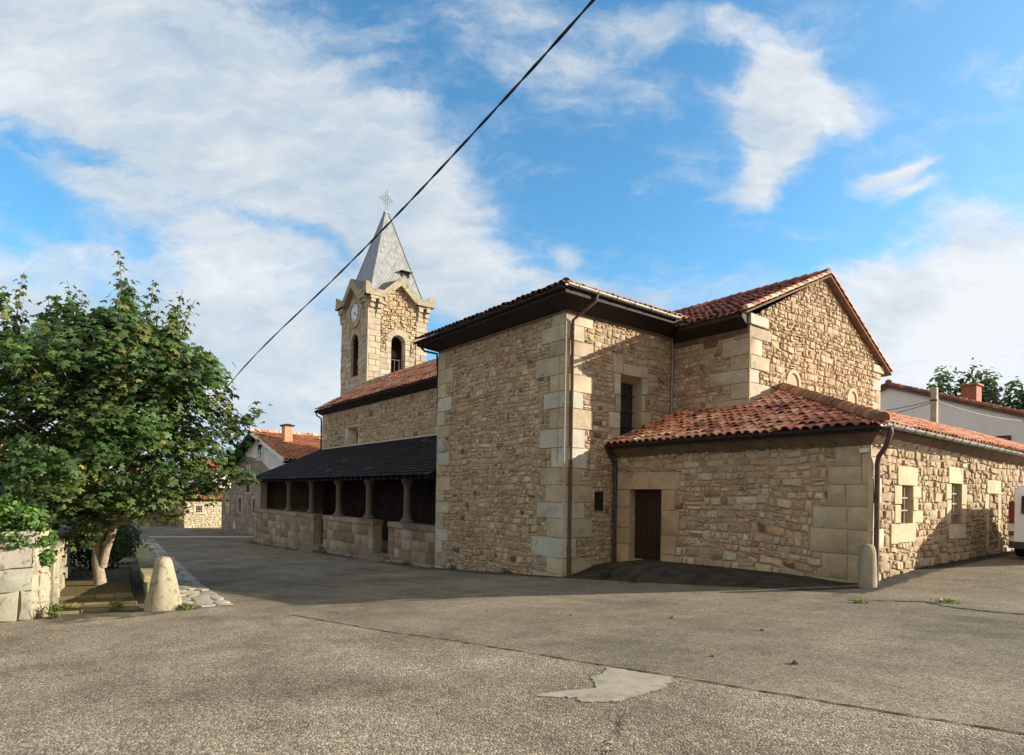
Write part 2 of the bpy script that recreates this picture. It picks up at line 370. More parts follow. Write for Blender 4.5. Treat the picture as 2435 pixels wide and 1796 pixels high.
def rubble(mb, fr, s0, s1, z0, z1, holes=(), w=.30, h=.19, cuts=(), gap=.019, relief=.028, colfn=pcol, var=None):
    """var None: roughly coursed rubble of mixed sizes; else: irregular paving or random masonry"""
    if var is not None: return random_masonry(mb, fr, s0, s1, z0, z1, holes, w, h, cuts, gap, relief, colfn, var)
    nk = max(4, int((s1-s0)/.8)+3); ks = np.linspace(s0-.5, s1+.5, nk)
    wob = lambda hh: rng.normal(0, hh*.34, nk)
    zb = np.full(nk, z0-.05); g = gap/2
    def put(p):
        for c in ((-1, 0, -s0-g), (1, 0, s1-g), (0, -1, -z0), (0, 1, z1), *cuts):
            p = clip(p, *c)
            if len(p) < 3: return
        cx = sum(q[0] for q in p)/len(p); cz = sum(q[1] for q in p)/len(p)
        for (a, b, c, d) in holes:
            xs = [q[0] for q in p]; ys = [q[1] for q in p]
            if max(xs) < a or min(xs) > c or max(ys) < b or min(ys) > d: continue
            op = max(((a-cx), (1, 0, a-g)), ((cx-c), (-1, 0, -c-g)), ((b-cz), (0, 1, b-g)), ((cz-d), (0, -1, -d-g)), key=lambda o: o[0])
            p = clip(p, *op[1])
            if len(p) < 3: return
        ar = abs(sum(p[m][0]*p[(m+1) % len(p)][1]-p[(m+1) % len(p)][0]*p[m][1] for m in range(len(p))))/2
        if ar < .0016: return
        q = []
        for m in range(len(p)):
            a, b = p[m], p[(m+1) % len(p)]; L = math.hypot(b[0]-a[0], b[1]-a[1]); q.append(a)
            if L > .07:
                e = random.gauss(-.012, .018); t = random.uniform(.35, .65); q.append((a[0]+(b[0]-a[0])*t-(b[1]-a[1])/L*e*-1, a[1]+(b[1]-a[1])*t+(b[0]-a[0])/L*e*-1))
        stone(mb, fr, q, relief*random.uniform(.25, 1.6), colfn(), True, random.uniform(.04, .30), .022)
    def quad(x0, x1, y0l, y0r, y1l, y1r):
        j = lambda k: random.gauss(0, k)
        sl, sr_ = j(.018), j(.018)
        put([(x0+g+sl, y0l+g), (x1-g+sr_, y0r+g), (x1-g-sr_+j(.008), y1r-g), (x0+g-sl+j(.008), y1l-g)])
    while zb.min() < z1:
        hh = h*random.choice((.7, .85, .95, 1., 1.1, 1.25, 1.5)); zt = zb+hh+wob(hh)*.5; zt = np.maximum(zt, zb+hh*.5)
        zt = zt-(zt-zt.mean())*.25
        B = lambda x: float(np.interp(x, ks, zb)); T = lambda x: float(np.interp(x, ks, zt))
        x = s0-random.uniform(0, w)
        while x < s1:
            ww = max(.07, w*random.choice((.45, .55, .65, .75, .9, 1.05, 1.25, 1.7))*(.45+.55*hh/h)); x1 = x+ww; r = random.random()
            jb0, jb1, jt0, jt1 = [random.gauss(0, .016) for _ in range(4)]
            b0, b1, t0, t1 = B(x)+jb0, B(x1)+jb1, T(x)+jt0, T(x1)+jt1
            if hh > h*1.0 and r < .16:                   # two thin stones stacked
                f0, f1 = random.uniform(.35, .65), random.uniform(.35, .65); m0, m1 = b0+(t0-b0)*f0, b1+(t1-b1)*f1
                quad(x, x1, b0, b1, m0, m1); quad(x, x1, m0, m1, t0, t1)
            elif hh > h*.8 and ww > w*.9 and r < .42:    # a block with two chocks beside it
                xm = x+ww*random.uniform(.6, .72); bm_, tm = B(xm), T(xm); mm = (bm_+tm)/2+random.gauss(0, .015); m1 = (b1+t1)/2
                quad(x, xm, b0, bm_, t0, tm); quad(xm, x1, bm_, b1, mm, m1); quad(xm, x1, mm, m1, tm, t1)
            else: quad(x, x1, b0, b1, t0, t1)
            x = x1
        zb = zt
def random_masonry(mb, fr, s0, s1, z0, z1, holes=(), w=.30, h=.19, cuts=(), gap=.018, relief=.028, colfn=pcol, var=.75):
    seeds = []; z = z0-h*.3
    while z < z1+h*.5:
        rh = h*random.uniform(.65, 1.4); s = s0-random.uniform(0, w)
        while s < s1+w*.5:
            ww = w*random.choice((.45, .6, .8, .9, 1.05, 1.3, 1.6, 1.9))
            seeds.append((s+ww/2, z+rh/2+random.uniform(-.3, .3)*rh*var)); s += ww
        z += rh
    inh = lambda p: any(a < p[0] < c and b < p[1] < d for a, b, c, d in holes)
    seeds = [p for p in seeds if not inh(p) and all(nx*p[0]+nz*p[1] < c for nx, nz, c in cuts)]
    S = np.array(seeds); k = h/w*1.15; T = S*np.array([k, 1.])
    for i in range(len(S)):
        d = ((T-T[i])**2).sum(1); nb = np.argsort(d)[1:15]
        p = T[i]; poly = [(p[0]-w*k*1.3, p[1]-h*1.5), (p[0]+w*k*1.3, p[1]-h*1.5), (p[0]+w*k*1.3, p[1]+h*1.5), (p[0]-w*k*1.3, p[1]+h*1.5)]
        for j in nb:
            q = T[j]; nx, nz = q-p; L = math.hypot(nx, nz)
            if L < 1e-6: continue
            nx /= L; nz /= L
            poly = clip(poly, nx, nz, nx*(p[0]+q[0])/2+nz*(p[1]+q[1])/2-gap/2*random.uniform(.5, 1.5))
            if len(poly) < 3: break
        if len(poly) < 3: continue
        poly = [(x/k, y) for x, y in poly]
        if var > .7:
            pj = []
            for m_ in range(len(poly)):
                p0, p1 = poly[m_], poly[(m_+1) % len(poly)]; L_ = math.hypot(p1[0]-p0[0], p1[1]-p0[1]); pj.append(p0)
                if L_ > .09: e_ = random.gauss(0, .05)*L_-.02*L_; pj.append(((p0[0]+p1[0])/2-(p1[1]-p0[1])/L_*e_*-1, (p0[1]+p1[1])/2+(p1[0]-p0[0])/L_*e_*-1))
            poly = pj
        g = gap*.6
        for c in ((-1, 0, -s0-g), (1, 0, s1-g), (0, -1, -z0), (0, 1, z1), *cuts): poly = clip(poly, *c)
        ps = S[i]
        for (a, b, c, d) in holes:
            if len(poly) < 3: break
            xs = [q[0] for q in poly]; ys = [q[1] for q in poly]
            if max(xs) < a or min(xs) > c or max(ys) < b or min(ys) > d: continue
            op = max(((a-ps[0]), (1, 0, a-g)), ((ps[0]-c), (-1, 0, -c-g)), ((b-ps[1]), (0, 1, b-g)), ((ps[1]-d), (0, -1, -d-g)))
            poly = clip(poly, *op[1])
        if len(poly) < 3: continue
        ar = abs(sum(poly[m][0]*poly[(m+1) % len(poly)][1]-poly[(m+1) % len(poly)][0]*poly[m][1] for m in range(len(poly))))/2
        if ar < .002: continue
        stone(mb, fr, poly, relief*random.uniform(.35, 1.5), colfn(), True, .22*random.uniform(.3, 1.4), .03)
DRS = [(.42, .355, .26), (.41, .36, .28), (.44, .415, .355), (.43, .37, .265), (.37, .305, .215), (.45, .42, .35)]
def block(mb, fr, s0, s1, z0, z1, proud=.03, col=None, g=.005, j=.016):
    r = lambda: random.uniform(-j, j)
    p = [(s0+g+r()*.3, z0+g+r()*.4), (s1-g+r()*.3, z0+g+r()*.4), (s1-g+r()*.3, z1-g+r()*.4), (s0+g+r()*.3, z1-g+r()*.4)]
    sv = CUT[:]; CUT[:] = [.015, .06]; stone(mb, fr, p, proud*random.uniform(.7, 1.25), col or rc(random.choice(DRS), .09), True, .03, .018); CUT[:] = sv
def blockr(mb, fr, r, *k): block(mb, fr, r[0], r[2], r[1], r[3], *k)
def ashlar(mb, fr, s0, s1, z0, z1, holes=(), row=.42, wid=.75, proud=.02):
    nr = max(1, round((z1-z0)/row)); hh = (z1-z0)/nr
    for i in range(nr):
        za, zb = z0+i*hh, z0+(i+1)*hh
        segs = [(s0, s1)]
        for (a, b, c, d) in holes:
            if b < zb-.03 and d > za+.03:
                ns = []
                for (x, y) in segs:
                    if c <= x or a >= y: ns.append((x, y)); continue
                    if a > x+.04: ns.append((x, a))
                    if c < y-.04: ns.append((c, y))
                segs = ns
        for (x, y) in segs:
            n = max(1, round((y-x)/wid)); cuts = [x]+[x+(y-x)*(k+random.uniform(-.22, .22)+(.25 if i % 2 else 0)*(n > 1))/n for k in range(1, n)]+[y]
            for c0, c1 in zip(cuts, cuts[1:]):
                if c1-c0 > .05: block(mb, fr, c0, c1, za, zb, proud)
def core(mb, fr, s0, s1, z0, z1, holes=(), col=(.5, .5, .5)):
    ss = sorted({s0, s1, *[min(max(h[i], s0), s1) for h in holes for i in (0, 2)]}); zs = sorted({z0, z1, *[min(max(h[i], z0), z1) for h in holes for i in (1, 3)]})
    for x, y in zip(ss, ss[1:]):
        for b, t in zip(zs, zs[1:]):
            cx, cz = (x+y)/2, (b+t)/2
            if any(h[0] < cx < h[2] and h[1] < cz < h[3] for h in holes): continue
            mb.poly([fr.p(x, b), fr.p(y, b), fr.p(y, t), fr.p(x, t)], col)
def recess(mb, fr, s0, z0, s1, z1, d, out=.028, col=(.42, .34, .23), ds=0, dz=0):
    o = [(s0, z0), (s1, z0), (s1, z1), (s0, z1)]; i_ = [(s0+ds, z0+dz*.3), (s1-ds, z0+dz*.3), (s1-ds, z1-dz), (s0+ds, z1-dz)]
    for k in range(4):
        a, b = o[k], o[(k+1) % 4]; c, e = i_[(k+1) % 4], i_[k]
        mb.poly([fr.p(*a, out), fr.p(*b, out), fr.p(*c, -d), fr.p(*e, -d)], rc(col, .05))
def quoins(mb, frs, z0, z1, big=(.55, .95), small=(.28, .5), hh=(.36, .52), proud=.035, side=(1, 1), rects=None, flip=0):
    """corner stones: frs = [(frame, corner s, direction into the wall)]; returns covered rectangles per face"""
    out = [[] for _ in frs]; z = z0; k = flip
    while z < z1-.12:
        h = min(random.uniform(*hh), z1-z); h = z1-z if z1-z-h < .15 else h
        c = rc(random.choice(DRS), .08)
        for i, (fr, s, dr) in enumerate(frs):
            L = random.uniform(*(big if (k+i) % 2 else small)); L = min(L, 1.18) if i else L; a, b = (s, s+L) if dr > 0 else (s-L, s)
            block(mb, fr, a+(0 if dr < 0 else -proud*.0), b, z, z+h, proud, c)
            out[i].append((a-.3 if dr > 0 else a, z, b if dr > 0 else b+.3, z+h))
        z += h; k += 1
    return out
def corner_post(mb, a, b, z0, z1, sa, sb, proud=.03):
    """closes the vertical edge between two quoin faces; sa, sb = +1 if the building extends to +a / +b"""
    a0, a1 = sorted((a-sa*proud*.9, a+sa*.05)); b0, b1 = sorted((b-sb*proud*.9, b+sb*.05))
    mb.box(a0, a1, b0, b1, z0, z1, (.42, .34, .235))

TPAL = [((.56, .245, .14), 4), ((.62, .32, .205), 3), ((.50, .19, .105), 3), ((.66, .40, .28), 1.6), ((.33, .13, .09), 1.4), ((.22, .105, .085), .6)]
TW = [w for c, w in TPAL]
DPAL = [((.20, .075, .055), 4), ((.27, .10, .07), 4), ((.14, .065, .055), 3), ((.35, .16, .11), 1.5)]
def roof(tiles, sheet, o, e, u, poly, pitch_w=.25, row=.36, r=.105, pal=TPAL, drop=.05, edge_over=.06, jit=1.):
    """curved clay tiles on a plane. o origin at the eave, e unit vector along it, u unit vector up the slope, poly in (s, t)"""
    o, e, u = Vector(o), Vector(e), Vector(u); n = e.cross(u)
    if n.z < 0: n = -n
    sheet.poly([tuple(o+e*s+u*t-n*drop) for s, t in poly], (.16, .07, .05))
    ws = [w for c, w in pal]; order = [c for c, w in sorted(pal, key=lambda x: -sum(x[0])) for _ in range(max(1, int(w*2)))]
    smin, smax = min(p[0] for p in poly), max(p[0] for p in poly)
    k = 0; s = smin+pitch_w*.5
    while s < smax-.02:
        ts = []
        for i in range(len(poly)):
            (x0, t0), (x1, t1) = poly[i], poly[(i+1) % len(poly)]
            if (x0-s)*(x1-s) < 0: ts.append(t0+(t1-t0)*(s-x0)/(x1-x0))
        if len(ts) >= 2:
            ta, tb = min(ts), max(ts); t = ta-edge_over
            if ta > .05: t = ta
            while t < tb-.03:
                q_ = o+e*s+u*t; wv = .5+.25*math.sin(q_.x*1.9+q_.y*1.3+1.2*math.sin(q_.y*2.3))+.2*math.sin(q_.y*2.7-q_.x*.8+q_.z*3)+random.gauss(0, .22)
                L = min(row*1.22, tb-t+.05); c = rc(order[int(min(max(wv, 0), .999)*len(order))], .10)
                js, jr, jl = random.gauss(0, .010*jit), random.uniform(.93, 1.08), random.uniform(-.012, .018)*jit
                sk = random.gauss(0, .012*jit); m = 6; vs = []
                for (tt, rr, lift) in ((t, r*jr, .030+jl), (t+L, r*.80*jr, -.004+jl)):
                    for q in range(m+1):
                        an = math.pi*q/m; ds = -math.cos(an)*rr+js+(sk if tt > t else 0)
                        vs.append(tuple(o+e*(s+ds)+u*tt+n*(math.sin(an)*rr*.78+lift-.02)))
                for q in range(m+1):
                    an = math.pi*q/m; rr = r*jr-.018
                    vs.append(tuple(o+e*(s-math.cos(an)*rr+js)+u*t+n*(math.sin(an)*rr*.78+.030+jl-.022)))
                M1 = m+1
                fs = [(q, q+1, M1+q+1, M1+q) for q in range(m)]+[(2*M1+q, 2*M1+q+1, q+1, q) for q in range(m)]
                tiles.add(vs, fs, c); t += row
        s += pitch_w; k += 1
def ridge_tiles(tiles, p0, p1, r=.13, L=.38, pal=TPAL):
    p0, p1 = Vector(p0), Vector(p1); d = p1-p0; n = max(1, int(d.length/L)); t = d.normalized(); sd = Vector((t.y, -t.x, 0)).normalized(); upv = sd.cross(t)
    if upv.z < 0: upv = -upv
    ws = [w for c, w in pal]; m = 8
    for i in range(n):
        a = p0+d*(i/n); b = p0+d*min(1, (i+1.2)/n); vs = []; jr = random.uniform(.95, 1.06)
        for (c, rr, l) in ((a, r*1.08*jr, .03), (b, r*.88*jr, 0.)):
            for q in range(m+1):
                an = math.pi*(q/m*1.16-.08); vs.append(tuple(c+sd*(-math.cos(an)*rr)+upv*(math.sin(an)*rr+l)))
        tiles.add(vs, [(q, q+1, m+2+q, m+1+q) for q in range(m)]+[tuple(range(m+1))], rc(random.choices(pal, ws)[0][0], .12))
def gutter(mb, p0, p1, r=.075, rings=None):
    p0, p1 = Vector(p0), Vector(p1); d = (p1-p0); t = d.normalized(); sd = Vector((t.y, -t.x, 0)); m = 8; vs = []
    for c in (p0, p1):
        for rr in (r, r-.012):
            for q in range(m+1):
                an = math.pi*q/m; vs.append(tuple(c+sd*(math.cos(an)*rr)+Vector((0, 0, -math.sin(an)*rr))))
    k = m+1
    fs = [(q, q+1, 2*k+q+1, 2*k+q) for q in range(m)]+[(k+q, 3*k+q, 3*k+q+1, k+q+1) for q in range(m)]+[(0, 2*k, 3*k, k), (m, k+m, 3*k+m, 2*k+m)]
    fs += [(q, k+q, k+q+1, q+1) for q in range(m)]+[(2*k+q, 2*k+q+1, 3*k+q+1, 3*k+q) for q in range(m)]
    mb.add(vs, fs)
    if rings:
        n = int(d.length/rings)
        for i in range(n+1):
            c = p0+t*(rings*(i+.5))
            if (c-p0).length > d.length: break
            mb.tube([tuple(c+sd*(math.cos(math.pi*q/8)*(r+.008))+Vector((0, 0, -math.sin(math.pi*q/8)*(r+.008)))) for q in range(9)], .010, 5)

# ------------------------------------------------------------------ ground
def sm(x, a, b): t = min(max((x-a)/(b-a), 0), 1); return t*t*(3-2*t)
def hz(a, b):
    if a < -10: z = .068*23.6-.02*(a+10)
    elif a < 21: z = -.068*(a-13.6)
    elif a < 65: z = -.503-.033*(a-21)
    else: z = -1.955-.005*(min(a, 160)-65)
    w = sm(-a, -16, -9)
    z += w*(.25*sm(b, 13.5, 18)+.014*max(min(b, 60)-18, 0))
    amp = float(np.interp(a, [4.2, 5.6, 6.5, 8, 12.3, 13.6, 14.6], [0, .02, .03, .18, .42, .3, 0]))
    return z+amp*sm(b, 12.5, 14.2)*(1-sm(b, 15.5, 16.5))
def build_ground():
    al = sorted(set([-2500, -1200, -500, -200, -100, -60, -35]+list(np.arange(-24, 4, 1.))+list(np.arange(4, 16, .3))+list(np.arange(16, 30, .75))+list(np.arange(30, 84, 2.))+[95, 120, 160, 260, 500, 1200, 2500]))
    bl = sorted(set([-2500, -1200, -500, -200, -90, -50, -30, -18]+list(np.arange(-10, 10, .8))+list(np.arange(10, 17, .25))+list(np.arange(17, 32, 1.))+[35, 40, 48, 60, 80, 110, 160, 300, 600, 1200, 2500]))
    m = MB(); na = len(al)
    for b in bl:
        for a in al:
            ap = 0.
            if 4.2 < a < 14.2 and b > 11.5: ap = sm(b, 11.75+.12*(14-a), 12.5+.10*(14-a))*(1-sm(-a, -6.2, -4.6))
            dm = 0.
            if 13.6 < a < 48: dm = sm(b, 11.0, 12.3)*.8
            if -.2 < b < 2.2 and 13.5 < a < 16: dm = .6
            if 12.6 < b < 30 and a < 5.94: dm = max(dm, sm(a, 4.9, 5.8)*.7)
            m.v.append((a, b, hz(a, b))); m.c.append((ap, dm, 0))
    m.f = [(j*na+i, j*na+i+1, (j+1)*na+i+1, (j+1)*na+i) for j in range(len(bl)-1) for i in range(na-1)]
    o = m.build('ground', 'asphalt', smooth=180); tag(o, kind='structure')
build_ground()

# ------------------------------------------------------------------ the church
aC, bC, aB, bD, aE, bF, aA, bA = 13.62, 12.52, 21.0, 17.56, 10.65, 27.18, 5.94, 14.70
ZE = 8.18                                             # wall head of the side chapel
church = empty('church', (16, 15, 0), 'old rubble stone church with clock tower, slate spire and red tiled roofs', 'church')
def part(mb, name, mat, parent=None, smooth=None): return mb.build(name, mat, parent or church, smooth)

def side_chapel():
    st, q, c = MB(), MB(), MB()
    F, S = FB(bC), FA(aC)
    z0 = -1.0
    qa = quoins(q, [(F, aC, 1), (S, bC, 1)], z0, 7.95, (.95, 1.55), (.50, .85), (.42, .62))
    Q2 = MB(); q2 = quoins(Q2, [(F, aB, -1)], z0, 7.95, (.8, 1.1), (.45, .6), (.42, .62))
    corner_post(q, aC, bC, z0, 7.97, 1, 1)
    Q2.box(aB-.05, aB+.03, bC-.03, bC+.05, z0, 7.97, (.43, .36, .25))
    win = (14.92, 4.40, 15.95, 6.40); hatch = (13.82, 1.98, 14.18, 2.56)
    fr = [(14.55, 6.40, 15.02, 7.02), (15.02, 6.40, 16.28, 6.78), (14.62, 5.72, 14.92, 6.40), (14.68, 5.15, 14.92, 5.72), (14.40, 4.62, 14.92, 5.15), (15.95, 5.85, 16.25, 6.40), (15.95, 5.3, 16.12, 5.85), (15.95, 4.7, 16.42, 5.3), (14.55, 4.2, 14.92, 4.62), (14.92, 4.12, 16.1, 4.40)]
    rubble(st, F, aC, aB, z0, 7.95, qa[0]+q2[0], .235, .15)
    rubble(st, S, bC, bD, z0, 7.95, qa[1]+[win, hatch]+fr, .26, .16)
    core(c, F, aC, aB, -2, 8.35); core(c, S, bC, bD, -2, 8.35, [win, hatch])
    c.poly([(aB, bC, -2), (aB, bD+.4, -2), (aB, bD+.4, 8.35), (aB, bC, 8.35)])
    w = part(c, 'chapel_wall', 'mortar'); part(st, 'rubble_masonry', 'rubble_stone', w, 50)
    part(q, 'quoin', 'dressed_stone', w, 40); part(Q2, 'quoin', 'dressed_stone', w, 40)
    f = MB()
    for r in fr: blockr(f, S, r, .04)
    recess(f, S, *win, .38, ds=.02, dz=.18)
    wf = part(f, 'window', 'dressed_stone', None, 40)
    g = MB(); g.poly([S.p(14.9, 4.38, -.36), S.p(15.98, 4.38, -.36), S.p(15.98, 6.3, -.36), S.p(14.9, 6.3, -.36)]); part(g, 'pane', 'dark_glass', wf)
    b = MB()
    for z in (4.75, 5.25, 5.8): b.tube([S.p(14.92, z, -.26), S.p(15.95, z, -.26)], .016, 6)
    for s in (15.25, 15.6): b.tube([S.p(s, 4.4, -.34), S.p(s, 6.25, -.34)], .010, 6)
    part(b, 'window_bars', 'iron', wf)
    h = MB(); recess(h, S, *hatch, .09, .03, (.08, .05, .035))
    for i in range(3): h.box(aC+.045, aC+.08, 13.83+i*.117, 13.94+i*.117, 2.0, 2.54)
    h.box(aC+.02, aC+.05, 14.11, 14.16, 2.2, 2.28)
    part(h, 'meter_hatch', 'dark_wood')
    # eaves: fascia, soffit, roof
    o = .66; e = MB(); zo = 8.36
    a0, a1, b0 = aC-o, aB+o, bC-o
    for lo, hi in (((a0, b0), (a1, b0)), ((a0, b0), (a0, bD+.2))):
        pass
    e.hexa([(aC-.05, bC-.05, 8.02), (aB+.05, bC-.05, 8.02), (a1, b0, 8.26), (a0, b0, 8.26)], [(aC-.05, bC-.05, 8.46), (aB+.05, bC-.05, 8.46), (a1, b0, 8.47), (a0, b0, 8.47)])
    e.hexa([(aC-.052, bC-.05, 8.02), (a0-.002, b0, 8.26), (a0-.002, bD+.2, 8.26), (aC-.052, bD+.2, 8.02)], [(aC-.052, bC-.05, 8.465), (a0-.002, b0, 8.475), (a0-.002, bD+.2, 8.475), (aC-.052, bD+.2, 8.465)])
    e.hexa([(aB+.05, bC-.05, 8.02), (aB+.05, bD, 8.02), (a1+.002, bD, 8.26), (a1+.002, b0, 8.26)], [(aB+.05, bC-.05, 8.462), (aB+.05, bD, 8.462), (a1+.002, bD, 8.472), (a1+.002, b0, 8.472)])
    pl = MB()
    pl.box(aC-.045, aB+.02, bC-.045, bC+.02, 7.94, 8.04); pl.box(aC-.047, aC+.02, bC-.04, bD, 7.94, 8.042)
    part(pl, 'cornice_band', 'brown_plaster')
    t, sh = MB(), MB(); k = .44; cs, sn = 1/math.hypot(1, k), k/math.hypot(1, k); zt = 8.53
    W = a1-a0; D_ = 6.; hb = W/2
    SHADE_PAL = [((.10, .05, .04), 3), ((.15, .075, .055), 2), ((.20, .10, .075), 1)]  # front slope and hip: shade put into the tile colours
    roof(t, sh, (a0, b0, zt), (1, 0, 0), (0, cs, sn), [(0, 0), (W, 0), (W/2, hb/cs)], r=.115, pal=SHADE_PAL)
    roof(t, sh, (a0, b0, zt), (0, 1, 0), (cs, 0, sn), [(0, 0), (6.6, 0), (9, hb/cs), (hb, hb/cs)])
    sh.poly([(a1, b0, zt-.05), (a1, 20, zt-.05), (a0+hb, 20, zt+hb*k-.05), (a0+hb, b0+hb, zt+hb*k-.05)])
    ridge_tiles(t, (a0+.05, b0+.05, zt+.0), (a0+hb, b0+hb, zt+hb*k+.03), .12, pal=SHADE_PAL)
    r = part(sh, 'chapel_roof', 'dark_wood'); part(t, 'roof_tiles', 'roof_tile', r, 45); part(e, 'eaves_board', 'dark_wood', r)
    g = MB(); gutter(g, (a0-.09, b0-.02, 8.50), (a0-.09, bD-.62, 8.46), .085, .8)
    part(g, 'gutter', 'gutter_metal', r)
    g = MB(); gutter(g, (a0, b0-.08, 8.42), (a1, b0-.08, 8.40), .075); part(g, 'front_gutter', 'dark_wood', r)
    p = MB(); x, y = aC-.10, bC+.17
    p.tube([(a0-.09, bC+.55, 8.46), (a0-.06, bC+.50, 8.22), (aC-.35, bC+.30, 7.92), (x, y, 7.72), (x, y, .9)], .05, 10); p.tube([(x, y, .9), (x, y, .86), (x-.02, y, -.05)], .062, 10)
    for z in (1.0, 3.2, 5.4, 7.3): p.tube([(x, y, z), (x, y, z+.05)], .062, 10)
    part(p, 'downpipe', 'brown_pipe', None, 60)
    w = MB(); w.tube([(aC-.045, bC-.05, 7.7), (aC-.05, bC-.055, 5), (aC-.045, bC-.05, 2.6)], .014, 6); w.tube([(aC+.25, bC-.05, 7.6), (aC+.28, bC-.05, 3.4)], .011, 6)
    part(w, 'wall_cable', 'grey_cable')
    p = MB(); p.tube([(a1-.05, b0-.02, 8.4), (a1-.1, bC-.35, 8.1), (aB+.05, bC-.09, 7.95), (aB+.06, bC-.04, 7.6), (aB+.09, bC+.1, 3.8)], .045, 8); part(p, 'downpipe', 'dark_wood', None, 60)
side_chapel()

def chancel():
    st, q, c = MB(), MB(), MB(); F, S = FB(bD), FA(aE); z0 = 4.6; zh = 8.02; bm = (bD+bF)/2; za = 10.40
    ar = [(19.86, 5.9, 20.55, 6.70), (24.31, 5.9, 24.97, 6.60)]
    qa = quoins(q, [(F, aE, 1), (S, bD, 1)], z0, 7.85, (.95, 1.6), (.45, .8), (.42, .55)); Q2 = MB(); q2 = quoins(Q2, [(S, bF, -1)], z0, 7.6, (.6, .9), (.35, .5), (.42, .55))
    corner_post(q, aE, bD, z0, 7.87, 1, 1)
    block(q, S, bD-.12, bD+.95, 7.88, 8.22, .10, (.48, .44, .37)); block(Q2, S, bF-.85, bF+.15, 7.60, 7.90, .10, (.48, .44, .37))
    ms = (za-zh)/(bm-bD+.05); cut = [(-ms, 1, zh-ms*bD+.10), (ms, 1, zh-.25+ms*bF+.12)]
    fr = [(a-.12, 5.9, d+.12, t+.13) for a, b, d, t in ar]
    rubble(st, F, aE, aC, z0, 7.62, qa[0], .28, .165)
    rubble(st, S, bD, bF, z0, 10.8, qa[1]+q2[0]+fr+[(bD, 7.88, bD+.95, 8.22), (bF-.85, 7.6, bF, 7.9)], .22, .155, cut, relief=.042, colfn=lambda: rc(random.choice([(.40, .315, .215), (.38, .295, .20), (.43, .345, .24), (.36, .275, .18)]), .07))
    core(c, F, aE, aC, 3, 8.3)
    c.poly([S.p(bD, 3), S.p(bF, 3), S.p(bF, zh-.2), S.p(bm, za), S.p(bD, zh)])
    c.poly([(aE, bF, 3), (aE+12, bF, 3), (aE+12, bF, 7.9), (aE, bF, 7.9)])
    w = part(c, 'chancel_wall', 'mortar'); part(st, 'rubble_masonry', 'rubble_stone', w, 50); part(q, 'quoin', 'dressed_stone', w, 40); part(Q2, 'quoin', 'dressed_stone', w, 40)
    for (a, b, d, t) in ar:                              # bricked-up round arches
        f = MB(); cx = (a+d)/2; r = (d-a)/2; n = 10
        for i in range(n):
            x0, x1 = math.pi*i/n, math.pi*(i+1)/n; zc = t-r
            pts = [(cx-math.cos(x)*rr*(1 if rr == r else 1), zc+math.sin(x)*rr) for x, rr in ((x0, r), (x1, r))]
            ox = [(cx-math.cos(x)*(r+.12), zc+max(0, math.sin(x))*(r+.13)) for x in (x0, x1)]
            f.hexa([S.p(*pts[0], -.12), S.p(*pts[1], -.12), S.p(*ox[1], -.02), S.p(*ox[0], -.02)], [S.p(*pts[0], .06), S.p(*pts[1], .06), S.p(*ox[1], .06), S.p(*ox[0], .06)], (.44, .375, .275))
        for x0, x1 in ((a-.12, a), (d, d+.12)):
            p0, p1 = S.p(x0, 5.6, -.1), S.p(x1, t-r, .058); f.box(*sorted((p0[0], p1[0])), p0[1], p1[1], 5.6, t-r, (.43, .365, .27))
        bl = part(f, 'blind_arch', 'dressed_stone', None, 40)
        i = MB(); i.poly([S.p(a, 5.6, .012), S.p(d, 5.6, .012)]+[S.p(cx+math.cos(math.pi*k/14)*r, t-r+math.sin(math.pi*k/14)*r, .012) for k in range(15)]); part(i, 'infill', 'tan_panel', bl)
    # roof
    t, sh, e = MB(), MB(), MB(); k = .438; cs, sn = 1/math.hypot(1, k), k/math.hypot(1, k); b0 = bD-.56; zt = 8.20; a0 = aE-.17; D_ = bm-b0; L = 13.
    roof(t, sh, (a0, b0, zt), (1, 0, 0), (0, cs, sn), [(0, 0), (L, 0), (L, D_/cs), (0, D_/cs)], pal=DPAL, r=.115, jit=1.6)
    zb = zt+D_*k
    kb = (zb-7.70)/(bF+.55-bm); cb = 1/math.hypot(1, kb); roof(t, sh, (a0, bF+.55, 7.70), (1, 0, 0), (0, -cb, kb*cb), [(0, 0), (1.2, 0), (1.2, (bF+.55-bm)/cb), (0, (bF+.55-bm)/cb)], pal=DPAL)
    sh.poly([(a0+1.2, bF+.55, 7.65), (a0+L, bF+.55, 7.65), (a0+L, bm, zb-.05), (a0+1.2, bm, zb-.05)])
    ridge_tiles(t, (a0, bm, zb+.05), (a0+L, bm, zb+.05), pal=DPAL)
    # verge tiles along the gable
    for (p0, p1) in (((a0-.02, b0, zt+.03), (a0-.02, bm, zb+.03)), ((a0-.02, bF+.55, 7.73), (a0-.02, bm, zb+.03))):
        ridge_tiles(t, p0, p1, .085, .36, TPAL)
    for sg, (yb, zz, kk) in ((1, (b0, zt, k)), (-1, (bF+.55, 7.70, kb))):
        dd = abs(bm-yb); y1 = bm
        e.hexa([(a0-.06, yb, zz-.11), (aE+.05, yb, zz-.11), (aE+.05, y1, zz+dd*kk-.11), (a0-.06, y1, zz+dd*kk-.11)], [(a0-.06, yb, zz-.045), (aE+.05, yb, zz-.045), (aE+.05, y1, zz+dd*kk-.045), (a0-.06, y1, zz+dd*kk-.045)])
    r = part(sh, 'chancel_roof', 'dark_wood'); part(t, 'roof_tiles', 'roof_tile', r, 45); part(e, 'verge', 'brown_plaster', r)
    e = MB(); e.hexa([(aE+.02, bD-.02, 7.78), (aC+.02, bD-.02, 7.78), (aC-.68, b0, 8.02), (a0+.1, b0, 8.02)], [(aE+.02, bD-.02, 8.14), (aC+.02, bD-.02, 8.14), (aC-.68, b0, 8.15), (a0+.1, b0, 8.15)])
